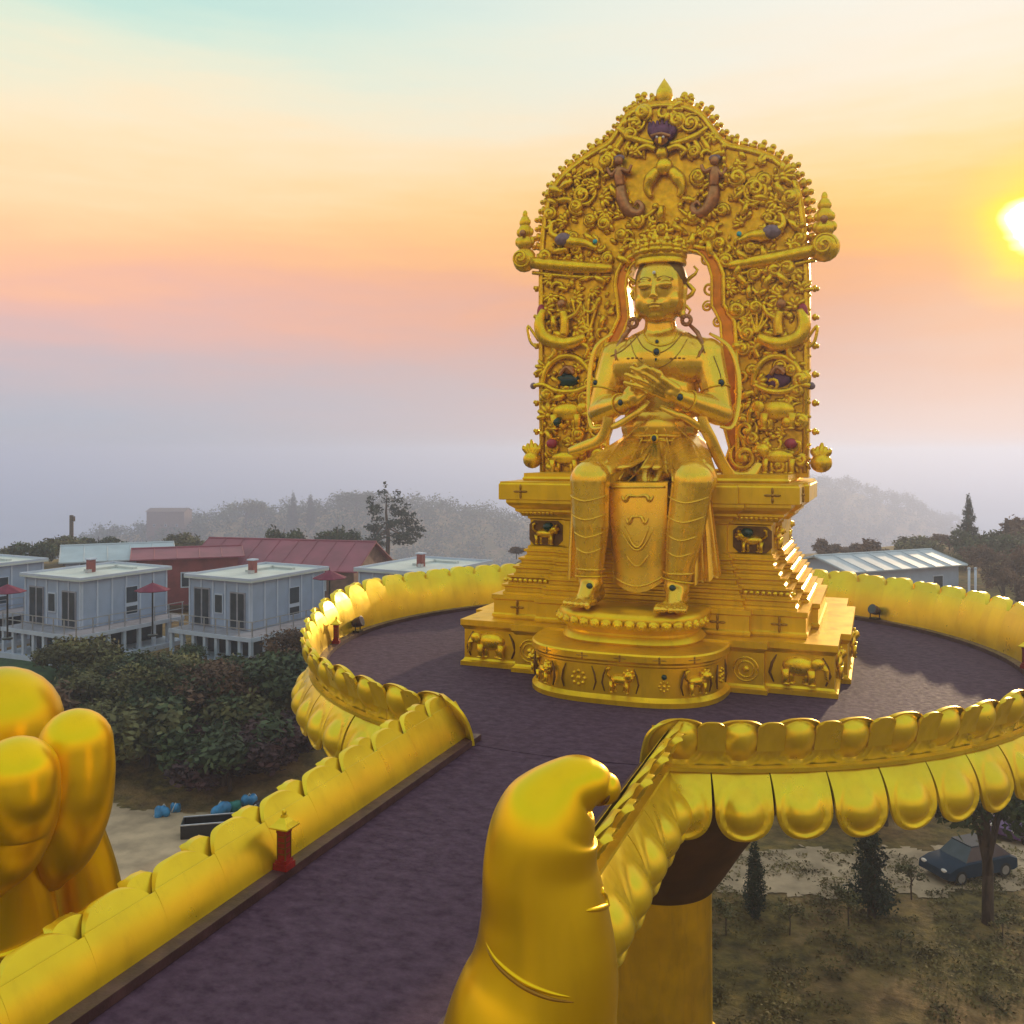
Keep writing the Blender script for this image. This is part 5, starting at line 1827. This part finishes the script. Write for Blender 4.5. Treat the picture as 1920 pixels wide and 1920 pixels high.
def leaf_mesh(name, clumps, n, size, m, up=.25):
    """n small folded leaf faces spread through the clumps (centre, radii)"""
    w = np.array([c[1][0] * c[1][1] * c[1][2] for c in clumps]) ** .67; w = w / w.sum()
    ids = NPR.choice(len(clumps), n, p=w)
    C = np.array([c[0] for c in clumps])[ids]; Rr = np.array([c[1] for c in clumps])[ids]
    d = NPR.normal(size=(n, 3)); d /= np.linalg.norm(d, axis=1)[:, None]
    r = NPR.uniform(.35, 1.0, (n, 1)) ** .5
    r *= 1 + .18 * NPR.normal(size=(n, 1))
    P = C + d * r * Rr
    a = NPR.normal(size=(n, 3)); a[:, 2] *= .6; a /= np.linalg.norm(a, axis=1)[:, None]
    t = d + .7 * NPR.normal(size=(n, 3)); t[:, 2] += up
    b_ = np.cross(a, t); b_ /= (np.linalg.norm(b_, axis=1)[:, None] + 1e-9)
    s = size * NPR.uniform(.6, 1.4, (n, 1))
    V = np.empty((n, 4, 3)); V[:, 0] = P - a * s; V[:, 1] = P + b_ * s * .5; V[:, 2] = P + a * s; V[:, 3] = P - b_ * s * .5
    me = bpy.data.meshes.new(name)
    me.vertices.add(n * 4); me.vertices.foreach_set('co', V.reshape(-1))
    me.loops.add(n * 4); me.loops.foreach_set('vertex_index', np.arange(n * 4, dtype=np.int32))
    me.polygons.add(n); me.polygons.foreach_set('loop_start', np.arange(0, n * 4, 4, dtype=np.int32)); me.polygons.foreach_set('loop_total', np.full(n, 4, dtype=np.int32))
    me.update(calc_edges=True); me.validate()
    me.materials.append(m)
    return me


def clumps_round(k, spread, r, seed, zc=.65, flat=.8):
    rs = random.Random(seed); out = []
    for i in range(k):
        an = rs.uniform(0, 6.28); q = spread * math.sqrt(rs.random()); z = zc + rs.uniform(-.5, .55) * spread * flat * (1 - .4 * q / spread)
        rr = r * rs.uniform(.6, 1.25)
        out.append(((q * math.cos(an), q * math.sin(an), z), (rr, rr, rr * rs.uniform(.6, .9))))
    return out


def limbs(mb, h, clumps, r0):
    mb.tube([(0, 0, -.3), (.02 * h, .01 * h, h * .3), (-.01 * h, .02 * h, h * .6), (0, 0, h * .85)], [r0 * 1.25, r0, r0 * .6, r0 * .15], 8)
    for c, r in clumps[:6]:
        z0 = h * random.uniform(.25, .5)
        mb.tube([(0, 0, z0), (c[0] * .5, c[1] * .5, (z0 + c[2]) / 2 + .03 * h), c], [r0 * .5, r0 * .3, r0 * .08], 5)


TREES = {}
ORD = ('first', 'second', 'third', 'fourth', 'fifth', 'sixth', 'seventh', 'eighth', 'ninth', 'tenth', 'eleventh', 'twelfth')


def nth(xs, x):
    return ORD[sorted(xs).index(x)]



def tree_kind(key, crown_clumps, n, size, m, h, r0):
    mb = MB(); limbs(mb, h, crown_clumps, r0)
    tm = mb.mesh('trunk', True); tm.materials.append(M['bark'])
    TREES[key] = (leaf_mesh('crown', crown_clumps, n, size, m), tm)


# all kinds are one metre tall before scaling
for i, m in enumerate(('leaf', 'leaf2', 'leaf3', 'leaf')):
    tree_kind('round%d' % i, clumps_round(13, .34, .17, 3 + i, .62, .8), 2600, .026, M[m], 1.0, .028)
for i, m in enumerate(('leaf', 'leaf3', 'leaf2', 'maroonleaf')):
    tree_kind('bush%d' % i, clumps_round(11, .48, .20, 20 + i, .42, .66), 3000, .042, M[m], .8, .03)
tree_kind('cypress', [((.012 * math.sin(z * 9), .012 * math.cos(z * 8), .05 + z * .92), (.17 * (1 - z) ** .6 * (.4 + min(1, z * 5) * .6) + .012,) * 2 + (.09,)) for z in [i / 15 for i in range(16)]], 4200, .016, M['needle'], 1.0, .03)
cl = []
rs = random.Random(5)
for z in [i / 8 for i in range(9)]:
    k = 6 if z < .9 else 2
    for j in range(k):
        an = rs.uniform(0, 6.28); L = (.50 * (1 - z) ** .7 + .05) * rs.uniform(.55, 1.05) * (.55 + .45 * min(1, z * 4))
        cl.append(((L * math.cos(an), L * math.sin(an), .24 + z * .74 - .02 + rs.uniform(-.02, .02)), (.15 * (1.15 - z), .15 * (1.15 - z), .045)))
tree_kind('cedar', cl, 3600, .022, M['needle'], 1.0, .026)
cl = [((.10 * math.cos(a) * (1 - z), .10 * math.sin(a) * (1 - z), .12 + z * .85), (.17 * (1 - z * .8), .17 * (1 - z * .8), .09)) for z, a in [(i / 12, i * 2.4) for i in range(12)]]
tree_kind('conifer', cl, 4200, .020, M['needle'], 1.0, .03)
tree_kind('sapling', clumps_round(7, .20, .11, 40, .66, 1.0), 260, .035, M['leaf2'], 1.0, .016)


def tree(key, name, px, py_base, dep, h, wid, label, cat='tree', group=None, z=None, rz=None):
    p = at_d(px, py_base, dep); gz = ground_z(p) if z is None else z
    o = empty(name, (p.x, p.y, gz), rz if rz is not None else random.uniform(0, 6.28))
    tag(o, label, cat, group)
    cm, tm = TREES[key]
    inst(tm, 'trunk', o, (0, 0, 0), (0, 0, 0), (h, h, h))
    inst(cm, 'crown', o, (0, 0, 0), (0, 0, random.uniform(0, .5)), (wid, wid, h))
    return o


# trees told apart in the photograph: top row known, base from the ground
def tree_top(key, name, px, py_top, dep, wid_px, label, **kw):
    p = at_d(px, py_top, dep); gz = ground_z(p); h = (p.z - gz) / .98
    k = {'round': 1.0, 'bush': 1.35, 'cypress': .37, 'cedar': 1.0, 'conifer': .55, 'sapling': .6}[key.rstrip('0123456789')]
    return tree(key, name, px, py_top, dep, h, wid_px * dep / FPX / k, label, **kw)


tree_top('cedar', 'cedar_tree', 725, 908, 118, 128, 'tall layered cedar standing behind the crimson roof', rz=.4)
tree_top('bush0', 'round_tree', 533, 962, 112, 92, 'round dark tree left of the tall cedar')
tree_top('bush0', 'round_tree', 633, 964, 116, 92, 'round dark tree touching the cedar on its left')
tree_top('bush2', 'round_tree', 340, 978, 120, 90, 'low tree behind the pale blue roof')
ROW = ((60, 990, 90), (120, 982, 110), (185, 986, 100), (250, 990, 100), (15, 1010, 60), (300, 1004, 70), (410, 1000, 60))
for i, (px, py, w) in enumerate(ROW):
    tree_top(('bush0', 'bush2', 'bush0')[i % 3], 'round_tree', px, py, 105 + 6 * (i % 3), w, nth([q[0] for q in ROW], px) + ' dark tree from the left in the row behind the left houses', group='trees behind the left houses')
for px, py in ((549, 925), (583, 928)):
    tree_top('cypress', 'cypress_tree', px, py, 470, 28, 'hazy pointed tree on the far ridge, ' + ('left' if px < 560 else 'right') + ' of a pair', group='pointed trees on the ridge')
tree_top('round1', 'spreading_tree', 462, 930, 480, 74, 'hazy spreading tree on the left end of the ridge')
tree_top('round0', 'spreading_tree', 668, 914, 480, 80, 'hazy spreading tree on the ridge behind the cedar')
tree_top('bush1', 'ridge_tree', 968, 1018, 118, 50, 'small tree between the white house and the throne')
# right side
tree_top('conifer', 'slender_tree', 1816, 928, 104, 52, 'slender tree poking above the right hand woods')
tree_top('bush1', 'round_tree', 1550, 996, 110, 62, 'small brown tree just right of the throne')
WOOD = ((1650, 990, 90), (1718, 984, 96), (1780, 992, 80), (1845, 962, 110), (1905, 946, 110), (1870, 1000, 110), (1810, 1010, 80), (1925, 1010, 120), (1600, 1010, 60), (1960, 960, 120))
for i, (px, py, w) in enumerate(WOOD):
    tree_top(('bush1', 'bush2', 'bush1', 'bush0')[i % 4], 'round_tree', px, py, 96 + 7 * (i % 3), w * 1.15, nth([q[0] for q in WOOD], px) + ' brownish tree from the left in the woods on the right', group='woods on the right')
NEAR = ((1850, 1010, 90, 86), (1905, 992, 100, 84), (1780, 1030, 70, 88), (1880, 1045, 80, 76), (1935, 1040, 90, 74))
for i, (px, py, w, dd) in enumerate(NEAR):
    tree_top(('round2', 'bush1', 'round1')[i % 3], 'near_tree', px, py, dd, w, nth([q[0] for q in NEAR], px) + ' nearer russet tree from the left by the white posts', group='russet trees by the white posts')
# thicket below the houses
for i in range(46):
    px = random.uniform(110, 575); t = random.random()
    py = 1272 + 222 * t + (0 if not 200 < px < 330 else 40 * (1 - t))
    dep = 57 - 10.5 * t
    h = random.uniform(2.8, 5.4) * (1 if t > .25 else .72)
    key = random.choice(('bush0', 'bush2', 'bush0', 'bush1', 'round0', 'round1', 'round2'))
    if px > 430 and t > .55: key = 'bush3'
    p = at_d(px, py, dep)
    if 195 < px < 345 and t < .30: continue
    if key == 'bush3':
        tree(key, 'maroon_shrub', px, py, dep, h * .7, h, 'dark maroon shrub at the foot of the thicket', 'shrub', 'maroon shrubs under the rim')
    else:
        tree(key, 'shrub', px, py, dep, h, h * 1.1, 'dark leafy shrub in the thicket below the white houses', 'shrub', 'thicket below the white houses')
# grove behind and below the platform (glimpsed between petals)
SHADE = ((1490, 46), (1560, 47), (1660, 45), (1700, 48), (1620, 50))
for i, (px, dep) in enumerate(SHADE):
    tree(('round0', 'bush0', 'round3')[i % 3], 'shade_tree', px, 1560, dep, random.uniform(3.6, 4.4), 4.2, nth([q[0] for q in SHADE], px) + ' dark tree from the left under the hanging petals', 'tree', 'trees under the hanging petals')
p = at_z(1415, 1716, -12); tree('cypress', 'small_cypress', 1415, 1716, 36.3, 3.15, 2.9, 'small dark pointed cypress right of the column')
tree('conifer', 'dark_conifer', 1632, 1718, 36.0, 5.0, 3.6, 'dark conifer with low branches in the middle of the ground on the right')
tree('round0', 'trunk_tree', 1852, 1730, 35.6, 7.2, 5.2, 'tree with a bare trunk near the right edge of the photo', rz=1.0)
for i, (px, py, h) in enumerate(((1592, 1745, 1.9), (1480, 1752, 1.5), (1362, 1750, 1.6), (1710, 1690, 1.8), (1690, 1790, 1.0), (1880, 1760, 1.0))):
    dep = FPX * 18 / (py - HOR)
    tree('sapling', 'sapling', px, py, dep, h, h * 1.3, ('leafy sapling left of the dark conifer', 'thin sapling between the cypress and the conifer', 'thin sapling beside the column', 'thin sapling on the pale path', 'low sapling in front of the dark conifer', 'low sapling at the foot of the bare trunk')[i], 'sapling')


# woods on the distant ridges: one mass of crowns
def forest():
    P = []; rs = random.Random(9)
    vs_, fs_ = [], []
    cl = []
    for i in range(9000):
        d = rs.uniform(330, 1150); s = rs.uniform(-.62, .62) * d
        z = height(s, d)
        if z < -66: continue
        p = cam_frame(s, d); r = rs.uniform(2.2, 5.2)
        cl.append(((p.x, p.y, z + r * .6), (r, r, r * rs.uniform(.8, 1.5))))
    me = leaf_mesh('forest', cl, 240000, .75, M['leaf'])
    o = bpy.data.objects.new('forest', me); COL.objects.link(o)
    tag(o, 'hazy woods covering the distant ridges', 'forest', kind='stuff')


forest()


# thin grass and weeds over the near ground on the right
def weeds():
    rs = random.Random(4); cl = []
    for i in range(420):
        s = rs.uniform(6, 26); d = rs.uniform(29, 42)
        p = cam_frame(s, d); r = rs.uniform(.10, .45)
        cl.append(((p.x, p.y, height(s, d) + .06), (r * 1.6, r * 1.6, .16)))
    me = leaf_mesh('weeds', cl, 26000, .07, M['drygrass'], 1.2)
    o = bpy.data.objects.new('weeds', me); COL.objects.link(o)
    tag(o, 'low weeds and grass tufts on the ground at lower right', 'weeds', kind='stuff')


weeds()

# ------------------------------------------------------------------ small things on the ground


def car(px, py, rz, paint, label):
    dep = FPX * 17.8 / (py - HOR); p = at_d(px, py, dep); gz = ground_z(p) + .05
    o = empty('parked_car', (p.x, p.y, gz), rz); tag(o, label, 'car', 'cars parked on the right')
    L, W = 3.9, 1.65
    prof = [(-L / 2, .32), (-L / 2 + .05, .62), (-L / 2 + .55, .80), (-.75, .86), (1.55, .88), (L / 2 - .02, .72), (L / 2, .34), (L / 2 - .2, .26), (-L / 2 + .2, .26)]
    mb = MB()
    n = len(prof); vs = []
    for y, k in ((-W / 2, .97), (-W / 2 + .12, 1.0), (W / 2 - .12, 1.0), (W / 2, .97)):
        for x, z in prof: vs.append((x * k, y, .26 + (z - .26) * (1 if abs(y) < W / 2 - .05 else .93)))
    fs = []
    for j in range(3):
        for i in range(n): fs.append((j * n + i, (j + 1) * n + i, (j + 1) * n + (i + 1) % n, j * n + (i + 1) % n))
    fs.append(tuple(range(n))); fs.append(tuple(range(4 * n - 1, 3 * n - 1, -1)))
    mb.add(vs, fs).build('body', paint, o, auto=40)
    cab = [(-.85, .85, W / 2 - .1), (-.35, 1.36, W / 2 - .3), (.95, 1.38, W / 2 - .3), (1.6, .87, W / 2 - .1)]
    vs = [(x, -w, z) for x, z, w in cab] + [(x, w, z) for x, z, w in cab]
    MB().add(vs, [(0, 1, 2, 3)[::-1], (4, 5, 6, 7), (0, 1, 5, 4), (2, 3, 7, 6), (0, 4, 7, 3)]).build('windows', M['glass'], o)
    MB().box((.3, 0, 1.375), (1.34, 1.08, .05)).build('roof', paint, o)
    for x in (-1.2, 1.2):
        for y in (-.74, .74):
            t = MB().lathe([(.12, -.1), (.29, -.1), (.31, -.05), (.31, .05), (.29, .1), (.12, .1)], 18)
            w = MB().add([(x + q[0], y + q[2], .31 + q[1]) for q in t.v], [f[::-1] for f in t.f]).build('tyre', M['tyre'], o, auto=40)
            t = MB().lathe([(.19, -.085), (.19, .085)], 14)
            MB().add([(x + q[0], y + q[2] * 1.25, .31 + q[1]) for q in t.v], t.f).build('hub', M['steel'], w)
    for y in (-.55, .55):
        MB().ell((-L / 2 + .09, y, .62), (.08, .16, .08), n=8, m=6).build('headlight', M['pearl'], o, smooth=True)
        MB().ell((L / 2 - .06, y, .66), (.05, .14, .08), n=8, m=6).build('tail_light', M['ruby'], o, smooth=True)


car(1815, 1630, YAW + R(20), M['carblue'], 'dark blue car parked behind the bare trunk')
car(1918, 1552, YAW + R(35), M['carpurple'], 'violet car at the right edge of the photo')


def bundle(px, py, w, h, m, label):
    dep = FPX * 17.0 / (py - HOR); p = at_d(px, py, dep); gz = ground_z(p) + .03
    o = empty('tarpaulin_bundle', (p.x, p.y, gz), random.uniform(0, 6)); tag(o, label, 'tarpaulin')
    mb = MB(); k = w * dep / FPX
    for i in range(6):
        mb.ell((random.uniform(-.35, .35) * k, random.uniform(-.25, .25) * k, random.uniform(.15, .55) * h * dep / FPX), (k * .28, k * .24, h * dep / FPX * .38), n=10, m=7)
    me = fuse(mb, 'cover', .05, 2); me.materials.append(m)
    c = bpy.data.objects.new('cover', me); COL.objects.link(c); c.parent = o
    MB().tube([(-.5 * k, 0, .06), (-.1 * k, -.1 * k, h * dep / FPX * .8), (.4 * k, .05 * k, .2 * k), (.6 * k, 0, .03)], .03, 5).build('rope', M['cloth'], o)


bundle(305, 1528, 26, 26, M['blue'], 'pale blue tarpaulin bundle left of the others')
bundle(330, 1520, 18, 22, M['blue'], 'small blue bundle behind the leftmost tarpaulin')
bundle(412, 1528, 40, 32, M['blue'], 'large blue tarpaulin heap in the yard by the thicket')
bundle(440, 1518, 26, 22, M['green'], 'green tarpaulin between two blue heaps')
bundle(465, 1510, 30, 28, M['blue'], 'rightmost blue tarpaulin heap next to the gold parapet')
bundle(480, 1526, 40, 26, M['black'], 'dark heap below the rightmost blue tarpaulin')

p = at_z(395, 1562, -11); o = empty('water_trough', (p.x, p.y, ground_z(p)), YAW + R(12)); tag(o, 'low dark metal trough in the yard half behind the parapet', 'trough')
for s in (-1, 1):
    MB().box((0, s * .5, .35), (2.4, .06, .6)).build('side', M['black'], o)
    MB().box((s * 1.2, 0, .35), (.06, .94, .6)).build('end', M['black'], o)
    MB().tube([(-1.22, s * .5, .66), (1.22, s * .5, .66)], .04, 6).build('rim', M['steel'], o)
    MB().box((s * .9, 0, .03), (.12, .9, .08)).build('foot', M['black'], o)
MB().box((0, 0, .10), (2.3, .92, .05)).build('bottom', M['black'], o)

# sea of fog filling the valley
fogm = mat('valley fog', (.44, .47, .60), 1.0, 0, .04, .01, spec=0)
vs, fs = [], []
radii = [215.0]
while radii[-1] < 9300: radii.append(radii[-1] * 1.16)
na = 120
for r in radii:
    for k in range(na):
        an = 2 * math.pi * k / na; s_, d_ = r * math.sin(an), r * math.cos(an)
        p = cam_frame(s_, d_); vs.append((p.x, p.y, -64 + 2.5 * vnoise(s_ * .008, d_ * .008)))
for i in range(len(radii) - 1):
    for k in range(na):
        k2 = (k + 1) % na; fs.append((i * na + k, i * na + k2, (i + 1) * na + k2, (i + 1) * na + k)[::-1])
mb = MB(); mb.v = vs; mb.f = fs
o = mb.build('valley_fog', fogm, smooth=True); o['kind'] = 'structure'

# ------------------------------------------------------------------ haze over the hills
hz = MB().box((0, 0, 0), (1, 1, 1)).mesh('haze')
hm = bpy.data.materials.new('haze'); hm.use_nodes = True
ht = hm.node_tree; ht.nodes.clear()
pv = ht.nodes.new('ShaderNodeVolumePrincipled'); pv.inputs['Density'].default_value = .0013; pv.inputs['Anisotropy'].default_value = .44
pv.inputs['Color'].default_value = (.62, .69, .91, 1)
ho = ht.nodes.new('ShaderNodeOutputMaterial'); ht.links.new(pv.outputs[0], ho.inputs['Volume'])
hz.materials.append(hm)
o = bpy.data.objects.new('haze', hz); COL.objects.link(o)
zb, zt = -100.0, 19.2
o.location = (CAM.x, CAM.y, (zb + zt) / 2); o.scale = (19000, 19000, zt - zb)
tag(o, 'thin morning haze lying over the hills', 'haze', kind='stuff')
